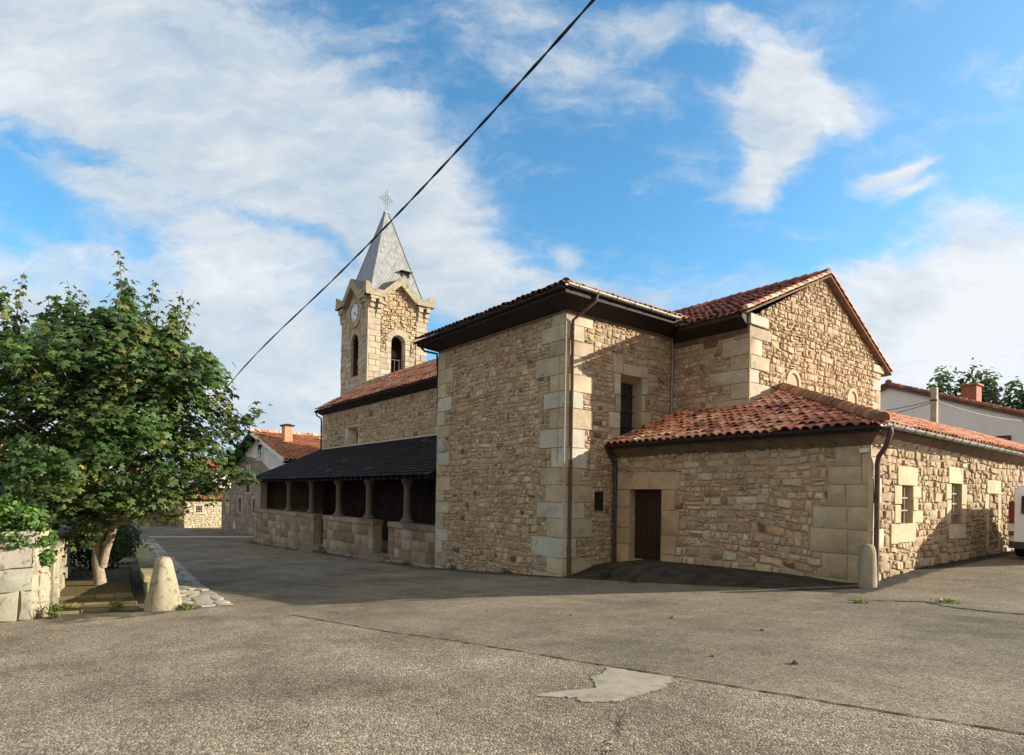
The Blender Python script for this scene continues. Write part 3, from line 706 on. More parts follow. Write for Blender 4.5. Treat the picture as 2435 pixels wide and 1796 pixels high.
    part(e, 'eaves_board', 'dark_wood', r)
    pl = MB(); pl.box(aE+.02, aC-.05, bD-.04, bD+.02, 7.61, 7.80); part(pl, 'cornice_band', 'brown_plaster')
    p = MB(); p.tube([(aC-.09, bD-.10, 8.0), (aC-.09, bD-.10, 5.2)], .035, 8); part(p, 'downpipe', 'gutter_metal', None, 60)
    g = MB(); g.tube([(a0+.1, bF+.62, 7.66), (a0+3, bF+.62, 7.62)], .07, 8); part(g, 'gutter', 'gutter_metal', r, 60)
chancel()

def sacristy():
    st, q, c = MB(), MB(), MB(); F, S = FB(bA), FA(aA); z0 = -.3; zh = 3.72; bL = 38.
    door = (11.70, .50, 12.93, 2.66)
    wins = [(16.36, 1.90, 17.06, 2.82), (19.76, 1.82, 20.52, 2.94)]
    blind = (23.0, .9, 23.9, 2.70)
    corner = [(6.11, 3.22, 6.70, 3.71), (6.11, 2.80, 6.86, 3.22), (6.46, 2.29, 6.87, 2.80), (5.94, 2.29, 6.46, 2.80), (6.42, 1.77, 7.21, 2.29), (5.94, 1.77, 6.42, 2.29), (6.40, 1.20, 7.27, 1.77), (5.94, 1.20, 6.40, 1.77), (6.40, .62, 6.98, 1.20), (5.94, .0, 6.40, 1.20), (6.40, .1, 7.17, .62), (5.94, 2.80, 6.11, 3.71)]
    for r in corner: blockr(q, F, r, .022, rc((.37, .30, .205), .12))
    q.box(aA-.028, aA+.03, bA-.028, bA+.03, -.2, 3.71, (.43, .34, .22))
    dfr = [(11.05, 2.66, 13.46, 3.19), (11.20, 2.05, 11.70, 2.66), (11.05, 1.3, 11.70, 2.05), (11.15, .75, 11.70, 1.3), (11.02, .2, 11.70, .75), (12.93, 2.1, 13.5, 2.66), (12.93, 1.45, 13.55, 2.1), (12.93, .95, 13.5, 1.45), (12.93, .2, 13.58, .95), (11.70, .2, 12.93, .50)]
    qs = quoins(q, [(S, bA, 1)], z0, 3.62, (.5, .75), (.3, .45), (.45, .6))
    wf = [(16.10, 2.82, 17.34, 3.28), (15.92, 2.35, 16.36, 2.82), (16.0, 1.90, 16.36, 2.35), (17.06, 2.52, 17.62, 2.82), (17.06, 2.2, 17.4, 2.52), (17.06, 1.9, 17.75, 2.2), (16.15, 1.44, 17.28, 1.90),
          (19.5, 2.94, 20.70, 3.40), (19.35, 2.5, 19.76, 2.94), (19.42, 1.82, 19.76, 2.5), (20.52, 2.35, 20.95, 2.94), (20.52, 1.82, 20.85, 2.35), (19.55, 1.42, 20.88, 1.82),
          (22.8, 2.70, 24.15, 3.13), (22.6, 2.1, 23.0, 2.70), (22.68, 1.5, 23.0, 2.1), (22.75, .9, 23.0, 1.5), (23.9, 1.9, 24.25, 2.70), (23.9, .9, 24.15, 1.9), (15.75, 1.42, 16.15, 1.9)]
    rubble(st, F, aA, aC-.02, z0, 3.74, [door]+dfr+corner, .29, .165, relief=.034)
    rubble(st, S, bA, 29, .2, 3.74, wins+wf+qs[0], .28, .165, relief=.042, colfn=lambda: rc(random.choice([(.40, .315, .215), (.38, .29, .19), (.43, .345, .24), (.36, .275, .18), (.33, .25, .165)]), .08))
    core(c, F, aA, aC-.02, -.8, 4.0, [door]); core(c, S, bA, bL, -.6, 4.0, wins)
    c.poly([(aA, bL, -.6), (aA+8, bL, -.6), (aA+8, bL, 4), (aA, bL, 4)])
    w = part(c, 'sacristy_wall', 'mortar'); part(st, 'rubble_masonry', 'rubble_stone', w, 50); part(q, 'quoin', 'dressed_stone', w, 40)
    f = MB()
    for r in dfr: blockr(f, F, r, .035, rc((.40, .30, .185), .06))
    recess(f, F, *door, .27, .03, (.40, .31, .2))
    d = part(f, 'doorway', 'dressed_stone', None, 40)
    l = MB()
    n = 10
    for i in range(n):
        x0 = 11.70+i*1.23/n; l.box(x0+.006, x0+1.23/n-.006, bA+.235, bA+.27, .56, 2.64)
    l.box(12.30, 12.335, bA+.215, bA+.236, .56, 2.64); l.box(11.70, 12.93, bA+.262, bA+.29, .5, 2.66)
    leaf = part(l, 'door', 'door_wood', d)
    for k, (wn, fs) in enumerate(((wins[0], wf[:7]+wf[19:]), (wins[1], wf[7:13]))):
        f = MB()
        for r in fs: blockr(f, S, r, .045, rc((.50, .41, .27), .06))
        recess(f, S, *wn, .20, .035, (.46, .37, .24))
        o = part(f, 'window', 'dressed_stone', None, 40)
        g = MB(); g.poly([S.p(wn[0], wn[1], -.19), S.p(wn[2], wn[1], -.19), S.p(wn[2], wn[3], -.19), S.p(wn[0], wn[3], -.19)]); part(g, 'pane', 'dark_glass', o)
        b = MB()
        for i in range(1, 4 if k else 3):
            z = wn[1]+(wn[3]-wn[1])*i/(4 if k else 3); b.tube([S.p(wn[0], z, -.06), S.p(wn[2], z, -.06)], .020, 6)
        for i in (1, 2): s = wn[0]+(wn[2]-wn[0])*i/3; b.tube([S.p(s, wn[1], -.08), S.p(s, wn[3], -.08)], .014, 6)
        part(b, 'window_bars', 'grey_cable', o)
    f = MB()
    for r in wf[13:19]: blockr(f, S, r, .045, rc((.48, .40, .28), .06))
    part(f, 'blocked_window', 'dressed_stone', None, 40)
    # roof with a hip over the corner
    t, sh, e = MB(), MB(), MB(); k = .387; cs, sn = 1/math.hypot(1, k), k/math.hypot(1, k); zt = 4.10; a0, b0 = aA-.37, bA-.38
    X, Y = aC-a0-.02, bD-b0; H = aE-a0
    roof(t, sh, (a0, b0, zt), (1, 0, 0), (0, cs, sn), [(0, 0), (X, 0), (X, Y/cs), (H, Y/cs), (H, H/cs)], r=.115, jit=1.4)
    roof(t, sh, (a0, b0, zt), (0, 1, 0), (cs, 0, sn), [(0, 0), (bL-b0, 0), (bL-b0, H/cs), (H, H/cs)], r=.115, pal=TPAL)
    ridge_tiles(t, (a0-.03, b0-.03, zt+.07), (aE, b0+H, zt+H*k+.08), .135, .36, [((.30, .15, .085), 3), ((.36, .19, .11), 3), ((.20, .11, .07), 2)])
    r = part(sh, 'sacristy_roof', 'dark_wood'); part(t, 'roof_tiles', 'roof_tile', r, 45)
    # coved plaster band and gutters
    cv = MB()
    cv.hexa([(aA-.01, bA-.01, 3.66), (aC-.02, bA-.01, 3.66), (aC-.02, b0+.06, 3.98), (a0+.06, b0+.06, 3.98)], [(aA+.2, bA+.2, 3.68), (aC-.02, bA+.2, 3.68), (aC-.02, bA+.2, 4.06), (a0+.06, b0+.06, 4.06)])
    cv.hexa([(aA-.012, bA-.01, 3.66), (a0+.058, b0+.06, 3.98), (a0+.058, bL, 3.98), (aA-.012, bL, 3.66)], [(aA+.2, bA+.2, 3.68), (a0+.058, b0+.06, 4.062), (a0+.058, bL, 4.062), (aA+.2, bL, 4.062)])
    part(cv, 'coved_cornice', 'brown_plaster', r)
    sc = MB(); n = 14; wd = (aC-aA)/n
    for i in range(n):
        pts = []
        for j in range(9):
            x = math.pi*j/8; s = aA+.15+i*wd+wd/2-math.cos(x)*wd/2; h = .06+math.sin(x)*.20; pts.append((s, bA-.015-(h*.82)*.98, 3.655+h))
        sc.tube(pts, .010, 5)
    for i in range(16):
        pts = []
        for j in range(9):
            x = math.pi*j/8; s = bA+i*.8+.4-math.cos(x)*.4; h = .06+math.sin(x)*.20; pts.append((aA-.017-(h*.82)*.98, s, 3.655+h))
        sc.tube(pts, .009, 5)
    part(sc, 'cornice_scallops', 'dark_wood', r)
    g = MB(); gutter(g, (a0-.06, b0-.05, 4.10), (a0-.06, bL, 3.90), .085, .62); part(g, 'gutter', 'gutter_metal', r)
    g = MB(); g.box(a0+.02, aC-.02, b0-.02, b0+.05, 3.93, 4.075); gutter(g, (a0+.1, b0-.07, 4.06), (aC-.02, b0-.07, 4.04), .075); part(g, 'front_gutter', 'dark_wood', r)
    p = MB(); x, y = aA-.10, bA+.12
    p.tube([(a0-.06, b0+.25, 4.08), (a0-.10, b0+.22, 3.92), (aA-.33, bA-.05, 3.62), (aA-.14, bA+.08, 3.42), (x, y, 3.25), (x, y, hz(x, y)-.02)], .055, 10); part(p, 'downpipe', 'brown_pipe', None, 60)
    b = MB(); block(b, F, 5.94, 6.16, 3.50, 3.62, .10, (.6, .57, .5)); part(b, 'pipe_bracket', 'dressed_stone', None, 40)
    p = MB(); y = bA-.12
    p.tube([(aC-.12, b0-.07, 4.0), (aC-.10, b0+.02, 3.8), (aC-.14, y, 3.5), (aC-.16, y, 3.3), (aC-.16, y, .15)], .055, 10); part(p, 'downpipe', 'iron', None, 60)
sacristy()

def nave():
    st, q, c = MB(), MB(), MB(); F = FB(bD); aW = 46.9; zh = 8.6
    win = (40.15, 5.5, 41.9, 6.95); fr = [(39.9, 6.95, 42.2, 7.15), (41.9, 6.2, 42.3, 6.95), (41.9, 5.4, 42.6, 6.2), (39.85, 5.4, 40.15, 6.2), (39.95, 6.2, 40.15, 6.95)]
    qa = quoins(q, [(F, aW, -1)], 4.5, 8.4, (1., 1.5), (.6, .9), (.5, .7))
    rubble(st, F, aB-.3, aW, 4.3, 8.75, qa[0]+fr+[win], .29, .18)
    core(c, F, aB-.5, aW, -2.2, 8.75, [win])
    c.poly([(aW, bD, -2.2), (aW, bF, -2.2), (aW, bF, 8.7), (aW, 22.37, 11.9), (aW, bD, 8.7)]); c.poly([(aB-.5, bF, -2), (aW, bF, -2), (aW, bF, 8.7), (aB-.5, bF, 8.7)])
    w = part(c, 'nave_wall', 'mortar'); part(st, 'rubble_masonry', 'rubble_stone', w, 50); part(q, 'quoin', 'dressed_stone', w, 40)
    f = MB()
    for r in fr: blockr(f, F, r, .04)
    recess(f, F, *win, .5, .03, (.42, .35, .25), ds=.35, dz=.3)
    wn = part(f, 'window', 'dressed_stone', None, 40); g = MB(); g.poly([F.p(40.2, 5.5, -.49), F.p(41.8, 5.5, -.49), F.p(41.8, 6.9, -.49), F.p(40.2, 6.9, -.49)]); part(g, 'pane', 'dark_glass', wn)
    t, sh, e = MB(), MB(), MB(); k = .60; cs, sn = 1/math.hypot(1, k), k/math.hypot(1, k); b0 = bD-.42; zt = 8.80; D_ = 22.37-b0
    roof(t, sh, (aB-1, b0, zt), (1, 0, 0), (0, cs, sn), [(0, 0), (aW+.4-aB+1, 0), (aW+.4-aB+1, D_/cs), (0, D_/cs)], pal=TPAL, pitch_w=.27, row=.38, r=.125)
    sh.poly([(aB-1, bF+.4, zt), (aW+.4, bF+.4, zt), (aW+.4, 22.37, zt+D_*k-.05), (aB-1, 22.37, zt+D_*k-.05)])
    sh.poly([(aB-1, b0, zt-.05), (aB-1, bF+.4, zt), (aB-1, 22.37, zt+D_*k-.05)])
    r = part(sh, 'nave_roof', 'dark_wood'); part(t, 'roof_tiles', 'roof_tile', r, 45)
    e.hexa([(aB-.5, bD-.02, 8.3), (aW+.05, bD-.02, 8.3), (aW+.4, b0, 8.56), (aB-.5, b0, 8.56)], [(aB-.5, bD-.02, 8.72), (aW+.05, bD-.02, 8.72), (aW+.4, b0, 8.74), (aB-.5, b0, 8.74)]); part(e, 'eaves_board', 'dark_wood', r)
    g = MB(); gutter(g, (aB, b0-.07, 8.70), (aW+.4, b0-.07, 8.66), .08); part(g, 'gutter', 'dark_wood', r)
    p = MB(); p.tube([(aW+.3, b0-.07, 8.6), (aW+.25, b0+.05, 8.3), (aW+.1, bD-.1, 8.1), (aW+.06, bD-.08, 7.7), (aW+.06, bD-.08, 4.8)], .06, 8); part(p, 'downpipe', 'dark_wood', None, 60)
    d = MB()
    for i in range(8): d.box(26.6+i*.3, 26.89+i*.3, bD-.06, bD-.02, -.6, 2.5)
    d.box(26.3, 26.6, bD-.12, bD-.01, -.6, 2.8); d.box(29., 29.3, bD-.12, bD-.01, -.6, 2.8); d.box(26.3, 29.3, bD-.122, bD-.012, 2.8, 3.1)
    part(d, 'church_door', 'door_wood')
    d = MB(); d.box(aB+.1, aW-.05, bD-.045, bD-.030, -2., 5.2); part(d, 'porch_back_shade', 'porch_shade_plaster')  # dark sheet over the nave wall, porch shade painted as colour
nave()

def porch():
    F = FB(bC+.10); bP = bC+.10; aL = 46.75; q = MB(); aR = aB+.06
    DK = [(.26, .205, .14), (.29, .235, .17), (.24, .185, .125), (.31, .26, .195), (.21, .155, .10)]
    for s0, s1, zb in ((aR, 25.28, -.9), (26.88, 33.23, -1.2), (34.70, aL, -2.)):
        q.box(s0, s1, bP, bP+.42, zb, 1.0, (.30, .25, .18))
        for x0, x1 in ((s0-.02, s0+.5), (s1-.5, s1+.02)):
            if x0 < aR+.1: continue
            z = zb
            while z < .86: h = min(random.uniform(.4, .6), .88-z); block(q, F, x0, x1, z, z+h, .05, rc(random.choice(DK))); z += max(h, .05)
        n = max(2, round((s1-s0-1)/2.6)); z = zb
        xs = [s0+.5+(s1-s0-1)*i/n for i in range(n+1)]; xs[0] = s0+.5 if s0 > aR else s0
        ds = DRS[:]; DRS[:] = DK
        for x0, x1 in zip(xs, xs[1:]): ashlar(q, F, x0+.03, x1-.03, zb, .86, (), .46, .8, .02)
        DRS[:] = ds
        n = round((s1-s0)/1.6)
        for i in range(n):
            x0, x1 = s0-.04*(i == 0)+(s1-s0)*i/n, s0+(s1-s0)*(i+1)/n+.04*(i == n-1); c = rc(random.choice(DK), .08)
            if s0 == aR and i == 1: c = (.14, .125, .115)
            q.box(x0+.006, x1-.006, bP-.07, bP+.48, .885, 1.115, c)
    for i, z in enumerate(np.arange(-2., .86, .5)): block(q, Fr((aL, 0), (0, 1), (1, 0)), bP, bD, z, z+.5, .02, rc(DK[0]))
    q.box(aL-.4, aL+.0, bP+.43, bD, -2, 1.0, (.3, .25, .18)); q.box(aL-.42, aL+.04, bP+.43, bD, 1.0, 1.11, (.33, .27, .2))
    pr_ = [(bP+.44, 1.112), (bD-.05, 1.112), (bD-.05, 5.35), (bP+.44, 3.45)]; q.hexa([(aL-.42, y, z) for y, z in pr_], [(aL+.02, y, z) for y, z in pr_], (.20, .16, .115))
    par = part(q, 'porch_parapet', 'dressed_stone', None, 40)
    c = MB(); bx = bP+.20; n = 4; s2 = math.sqrt(2)
    prof = [(.33, 1.11), (.33, 1.18), (.26, 1.25), (.185, 1.36), (.165, 1.5), (.155, 2.6), (.18, 2.68), (.17, 2.72), (.21, 2.82), (.28, 2.90), (.28, 3.02)]
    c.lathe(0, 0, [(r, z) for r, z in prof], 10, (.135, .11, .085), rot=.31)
    col0 = c.build('porch_column', 'dressed_stone', church, 35); col0.location = (0, 0, 0)
    for i, a in enumerate((39.8, 35.72, 31.65, 27.88, 24.0)):
        o = col0 if i == 0 else col0.copy()
        if i: COL.objects.link(o); o.parent = church; o.matrix_parent_inverse = parent_inv(church)
        o.location = (-a, bx, 0)
    e = MB(); e.box(aL-1.3, aL-.02, bP-.02, bP+.44, 1.11, 3.02, (.30, .25, .19)); block(e, F, aL-1.32, aL, 1.12, 2.0, .04, (.3, .25, .18)); block(e, F, aL-1.32, aL, 2.0, 3.0, .04, (.3, .25, .19)); part(e, 'porch_pier', 'dressed_stone', None, 40)
    b = MB(); b.box(aR, aL+.35, bP+.02, bP+.40, 3.02, 3.24)
    a = aR+.2
    while a < aL+.3:
        b.hexa([(a, bP-.42, 3.0), (a+.1, bP-.42, 3.0), (a+.1, bD, 5.3), (a, bD, 5.3)], [(a, bP-.42, 3.12), (a+.1, bP-.42, 3.12), (a+.1, bD, 5.44), (a, bD, 5.44)]); a += .62
    part(b, 'porch_beam', 'dark_wood')
    r = MB(); b0, z0, z1 = bP-.50, 3.16, 5.66; D_ = bD-b0; L = math.hypot(D_, z1-z0); N = 19
    u = Vector((0, D_/L, (z1-z0)/L)); nn = Vector((0, -u.z, u.y)); pp = lambda a, t, h: (a, b0+u.y*t+nn.y*h, z0+u.z*t+nn.z*h)
    r.poly([pp(aR, 0, -.02), pp(aL+.5, 0, -.02), pp(aL+.5, L, -.02), pp(aR, L, -.02)], (.03, .03, .032))
    for i in range(N):
        t0, t1 = L*i/N-.04, L*(i+1)/N; x = aR+random.uniform(-.4, 0)
        while x < aL+.5:
            w = random.uniform(.38, .6); x0, x1 = max(x, aR)+.004, min(x+w, aL+.5)-.004; x += w
            if x1-x0 < .05: continue
            j = random.uniform(-.02, .02); l = random.uniform(0, .012); g = random.uniform(.012, .024); c = (g*1.12, g*1.03, g*.95)
            if random.random() < .006: c = (.08, .08, .08)
            r.hexa([pp(x0, t0+j, .015+l), pp(x1, t0+j, .015+l), pp(x1, t1+.03, -.005), pp(x0, t1+.03, -.005)], [pp(x0, t0+j, .045+l), pp(x1, t0+j, .045+l), pp(x1, t1+.03, .008), pp(x0, t1+.03, .008)], c)
    part(r, 'porch_roof', 'slate')
    f = MB(); f.box(aR, aL, bP+.5, bD, -2.2, -.62); part(f, 'porch_floor', 'concrete')
    f = MB(); f.hexa([(aR, bD-.10, 5.6), (aL, bD-.10, 5.6), (aL, bD+.01, 5.62), (aR, bD+.01, 5.62)], [(aR, bD-.09, 5.68), (aL, bD-.09, 5.68), (aL, bD+.01, 5.78), (aR, bD+.01, 5.78)]); part(f, 'flashing', 'concrete')
    for x0, x1, z in ((33.0, 34.9, -.60), (25.1, 27.1, -.42)): s = MB(); s.box(x0, x1, bP-.35, bP+.5, z-.6, z); s.box(x0-.2, x1+.2, bP-.75, bP-.345, z-.7, z-.15); s.c = [(.20, .175, .13)]*len(s.v); part(s, 'porch_step', 'mossy_stone')
    k = MB(); x = aR
    while x < aL-.5:
        w = random.uniform(.7, 1.4); y = bP-.16-random.uniform(0, .25); z = hz(x, 12)
        k.hexa([(x, y, z-.2), (x+w, y, z-.2), (x+w, bP, z-.2), (x, bP, z-.2)], [(x+.02, y+.02, z+.05), (x+w-.02, y+.02, z+.04), (x+w-.02, bP, z+.06), (x+.02, bP, z+.06)], rc((.25, .22, .17))); x += w
    part(k, 'plinth_stones', 'mossy_stone')
porch()

def tower():
    T0, T1, B0, B1 = 44.02, 49.1, 19.9, 24.98; ca, cb = (T0+T1)/2, (B0+B1)/2; zc = 17.5
    F, S = FB(B0), FA(T0); q, c, st = MB(), MB(), MB(); LT = [(.42, .365, .27), (.40, .35, .275), (.45, .395, .30), (.37, .32, .245)]; JD = {id(F): .16, id(S): .55}
    lc = lambda: rc(random.choice(LT), .07)
    opF = (45.72, 11.6, 47.12, 14.95); opS = (cb-.60, 11.7, cb+.60, 14.85)
    for fr, s0, s1, op, cc in ((F, T0, T1, opF, 46.42), (S, B0, B1, opS, cb)):
        core(c, fr, s0, s1, 4, 17.6, [op]); c.poly([fr.p(cc-1.55, 17.6), fr.p(cc+1.55, 17.6), fr.p(cc, 19.0)]); r = (op[2]-op[0])/2; zs = op[3]-r; n = 12
        for i in range(n):                                # spandrels over the round arch
            x0, x1 = math.pi*i/n, math.pi*(i+1)/n
            P = [(cc-math.cos(x)*r, zs+math.sin(x)*r) for x in (x0, x1)]
            c.poly([fr.p(*P[0]), fr.p(*P[1]), fr.p(P[1][0], op[3]), fr.p(P[0][0], op[3])])
            q.poly([fr.p(*P[0], .03), fr.p(*P[1], .03), fr.p(*P[1], -JD[id(fr)]), fr.p(*P[0], -JD[id(fr)])], lc())
        for x in (op[0], op[2]): q.poly([fr.p(x, op[1], .03), fr.p(x, zs, .03), fr.p(x, zs, -JD[id(fr)]), fr.p(x, op[1], -JD[id(fr)])], lc())
        q.poly([fr.p(op[0], op[1], .03), fr.p(op[2], op[1], .03), fr.p(op[2], op[1], -JD[id(fr)]), fr.p(op[0], op[1], -JD[id(fr)])], lc())
        n = 9; R0, R1 = r, r+.46                           # voussoirs
        for i in range(n):
            x0, x1 = math.pi*i/n, math.pi*(i+1)/n
            stone(q, fr, [(cc-math.cos(x0)*R0, zs+math.sin(x0)*R0), (cc-math.cos(x0)*R1, zs+math.sin(x0)*R1), (cc-math.cos((x0+x1)/2)*R1, zs+math.sin((x0+x1)/2)*R1), (cc-math.cos(x1)*R1, zs+math.sin(x1)*R1), (cc-math.cos(x1)*R0, zs+math.sin(x1)*R0), (cc-math.cos((x0+x1)/2)*R0, zs+math.sin((x0+x1)/2)*R0)], .07, lc(), False, .01, .012)
    c.poly([(T1, B0, 4), (T1, B1, 4), (T1, B1, 17.6), (T1, B0, 17.6)]); c.poly([(T0, B1, 4), (T1, B1, 4), (T1, B1, 17.6), (T0, B1, 17.6)])
    c.poly([(T0, B0, 10.9), (T1, B0, 10.9), (T1, B1, 10.9), (T0, B1, 10.9)]); c.poly([(T0, B0, 17.59), (T1, B0, 17.59), (T1, B1, 17.59), (T0, B1, 17.59)])
    # dressed pilasters at the corners, dressed lower stage, rubble panels
    for fr, s0, s1, op, cc in ((F, T0, T1, opF, 46.42), (S, B0, B1, opS, cb)):
        pw = 1.0; zi = 13.35; r = (op[2]-op[0])/2; big = [op, (op[0]-.5, 13.35, op[2]+.5, op[3]+.5)]
        def pier(x0, x1, z0, z1, pr):
            z = z0; k = 0
            while z < z1-.1:
                h = min(.46, z1-z)
                if k % 2: block(q, fr, x0, x1, z, z+h, pr, lc())
                else: m = x0+(x1-x0)*random.uniform(.4, .6); block(q, fr, x0, m, z, z+h, pr, lc()); block(q, fr, m, x1, z, z+h, pr, lc())
                z += h; k += 1
        pier(s0, s0+pw, 8.5, 17.5, .10); pier(s1-pw, s1, 8.5, 17.5, .10)
        for a, b in ((s0+pw, op[0]), (op[2], s1-pw)): ashlar(q, fr, a+.01, b-.01, 11.6, zi, (), .44, .5, .06)
        ashlar(q, fr, s0+pw, s1-pw, 8.5, 11.6, (), .44, .7, .06)
        for a, b in ((s0+pw, op[0]-.46), (op[2]+.46, s1-pw)): block(q, fr, a, b, zi, zi+.14, .13, lc())
        for a, b in ((op[0]-.46, op[0]), (op[2], op[2]+.46)): ashlar(q, fr, a, b, zi, op[3]-r, (), .4, .5, .06)
        if fr is S: rubble(st, fr, s0+pw, s1-pw, zi+.14, 19.0, [(op[0]-.5, zi, op[2]+.5, op[3]-r+.1), (op[0]-.36, op[3]-r, op[2]+.36, op[3]+.42)], .34, .22, [(.77, 1, .77*cb+18.95), (-.77, 1, -.77*cb+18.95)], relief=.09, colfn=lambda: rc((.44, .35, .23), .16))
        else: ashlar(q, fr, s0+pw, s1-pw, zi+.14, 17.4, [(op[0]-.46, zi, op[2]+.46, op[3]+.46), (45.4, 15.5, 47.6, 17.9)], .44, .7, .05)
        # little corbels under the cornice
        for x0 in (s0-.05, s1-pw+.05):
            for k in (0, 1):
                xx = x0+.06+k*.60; w = .40
                for j, (d_, z0) in enumerate(((.42, 17.0), (.28, 16.62), (.16, 16.25))): block(q, fr, xx, xx+w, z0, z0+.40, d_, lc())
            block(q, fr, x0, x0+pw, 17.28, 17.5, .44, lc())
    q.box(T0-.095, T0+.02, B0-.095, B0+.02, 8.5, 17.45, (.46, .38, .27))
    t = part(c, 'bell_tower', 'mortar'); part(q, 'tower_ashlar', 'dressed_stone', t, 40); part(st, 'rubble_masonry', 'rubble_stone', t, 50)
    # cornice with a gablet on each side and horns on the corners
    k = MB(); o = .45; MO = (.33, .30, .225)
    def side(fr, s0, s1, e0, e1, cc):
        pro = lambda z, up_: [(s0-e0, z), (cc-1.40, z), (cc, z+1.32), (cc+1.40, z), (s1+e1, z)]
        lo, hi = pro(17.48, 0), pro(18.02, 0); lo[2] = (cc, 18.72); hi[2] = (cc, 19.38); hi[1] = (cc-1.52, 18.02); hi[3] = (cc+1.52, 18.02)
        for i in range(4):
            k.hexa([fr.p(*lo[i], -.3), fr.p(*lo[i+1], -.3), fr.p(*lo[i+1], o), fr.p(*lo[i], o)], [fr.p(*hi[i], -.3), fr.p(*hi[i+1], -.3), fr.p(*hi[i+1], o), fr.p(*hi[i], o)], rc(MO, .08))
            if i in (0, 3):
                k.hexa([fr.p(*lo[i], .2), fr.p(*lo[i+1], .2), fr.p(*lo[i+1], o+.07), fr.p(*lo[i], o+.07)], [fr.p(lo[i][0], 17.62, .2), fr.p(lo[i+1][0], 17.62, .2), fr.p(lo[i+1][0], 17.62, o+.07), fr.p(lo[i][0], 17.62, o+.07)], rc(MO, .08))
    side(S, B0, B1, o, o, cb); side(F, T0, T1, -.31, o, ca)
    side(Fr((T1, 0), (0, 1), (1, 0)), B0, B1, -.31, o, cb); side(Fr((0, B1), (1, 0), (0, 1)), T0, T1, -.31, -.31, ca)
    for a, b, sa, sb in ((T0-o, B0-o, 1, 1), (T1+o, B0-o, -1, 1), (T0-o, B1+o, 1, -1), (T1+o, B1+o, -1, -1)):
        g = lambda x, y, z: (a+sa*x, b+sb*y, z)
        k.hexa([g(.004, .004, 18.0), g(.62, .004, 18.0), g(.62, .62, 18.0), g(.004, .62, 18.0)], [g(.004, .004, 18.5), g(.30, .004, 18.44), g(.30, .30, 18.36), g(.004, .30, 18.44)], rc(MO, .08))
    part(k, 'cornice', 'mossy_stone', t)
    # slate spire
    p = MB(); p.uv = []; hw, z0, z1, ht = 2.42, 17.7, 25.5, .13; L = math.hypot(z1-z0, hw-ht)
    for i, (dx, dy) in enumerate(((-1, 0), (0, -1), (1, 0), (0, 1))):
        e = (-dy, dx); pt = lambda w, s, z: (ca+dx*w+e[0]*s, cb+dy*w+e[1]*s, z)
        p.poly([pt(hw, -hw, z0), pt(hw, hw, z0), pt(ht, ht, z1), pt(ht, -ht, z1)]); p.uv += [(-hw+i*7, 0), (hw+i*7, 0), (ht+i*7, L), (-ht+i*7, L)]
    sp = part(p, 'spire', 'spire_slate', t)
    h = MB()
    for sx in (-1, 1):
        for sy in (-1, 1): h.tube([(ca+sx*hw, cb+sy*hw, z0), (ca+sx*ht, cb+sy*ht, z1)], .05, 6)
    h.box(ca-.2, ca+.2, cb-.2, cb+.2, 25.46, 25.58); part(h, 'hip_flashing', 'gutter_metal', t)
    r = MB()
    for fr, cc in ((S, cb), (F, ca)):
        for sg in (-1, 1):
            r.poly([fr.p(cc, 19.40, .30), fr.p(cc+sg*1.55, 18.03, .30), fr.p(cc+sg*1.7, 18.03, -.35), fr.p(cc, 19.40, -1.0)], (.20, .215, .21))
    part(r, 'gablet_roof', 'slate', t)
    v = MB(); zb, b = 19.95, cb+.95; a = ca-1.78
    v.box(a-.10, a+.6, b-.3, b-.25, zb-.05, zb+.35); v.box(a-.10, a+.6, b+.25, b+.3, zb-.05, zb+.35); v.hexa([(a-.35, b-.5, zb+.33), (a+.8, b-.5, zb+.40), (a+.8, b+.5, zb+.40), (a-.35, b+.5, zb+.33)], [(a-.35, b-.5, zb+.38), (a+.8, b-.5, zb+.46), (a+.8, b+.5, zb+.46), (a-.35, b+.5, zb+.38)])
    part(v, 'roof_vent', 'iron', t)
    # wrought iron cross, facing -a
    x = MB(); X = FA(ca); tb = lambda pts, r=.022: x.tube([X.p(*p_) for p_ in pts], r, 6)
    for d_ in (-.09, .09): tb([(cb+d_, 25.5), (cb+d_, 27.2)]); tb([(cb-.5, 26.62+d_), (cb+.5, 26.62+d_)])
    for cx, cz in ((cb, 27.27), (cb-.58, 26.62), (cb+.58, 26.62)): tb([(cx+math.cos(w)*.10, cz+math.sin(w)*.10) for w in np.linspace(0, 2*math.pi, 13)], .02)
    for rr in (.30, .38): tb([(cb+math.cos(w)*rr, 26.62+math.sin(w)*rr) for w in np.linspace(0, 2*math.pi, 25)], .016)
    for sg in (-1, 1): tb([(cb-.42, 26.62+sg*.42), (cb+.42, 26.62-sg*.42)], .016)
    part(x, 'cross', 'cross_iron', t)
    # clock
    rg = MB(); cc, cz = 46.46, 16.68; n = 16
    for i in range(n):
        a0, a1 = 2*math.pi*i/n, 2*math.pi*(i+1)/n; am = (a0+a1)/2
        stone(rg, F, [(cc+math.cos(w)*rr, cz+math.sin(w)*rr) for w, rr in ((a0, .80), (a0, 1.18), (am, 1.18), (a1, 1.18), (a1, .80), (am, .80))], .10, lc(), False, .01, .012)
    rg = part(rg, 'clock_surround', 'dressed_stone', t, 40)
    f = MB(); f.hexa([F.p(cc+math.cos(w)*.77, cz+math.sin(w)*.77, .0) for w in np.linspace(0, 2*math.pi, 33)[:-1]], [F.p(cc+math.cos(w)*.77, cz+math.sin(w)*.77, .085) for w in np.linspace(0, 2*math.pi, 33)[:-1]])
    part(f, 'clock_face', 'clock_white', t)
    m = MB(); m.tube([F.p(cc+math.cos(w)*.78, cz+math.sin(w)*.78, .09) for w in np.linspace(0, 2*math.pi, 41)], .035, 6)
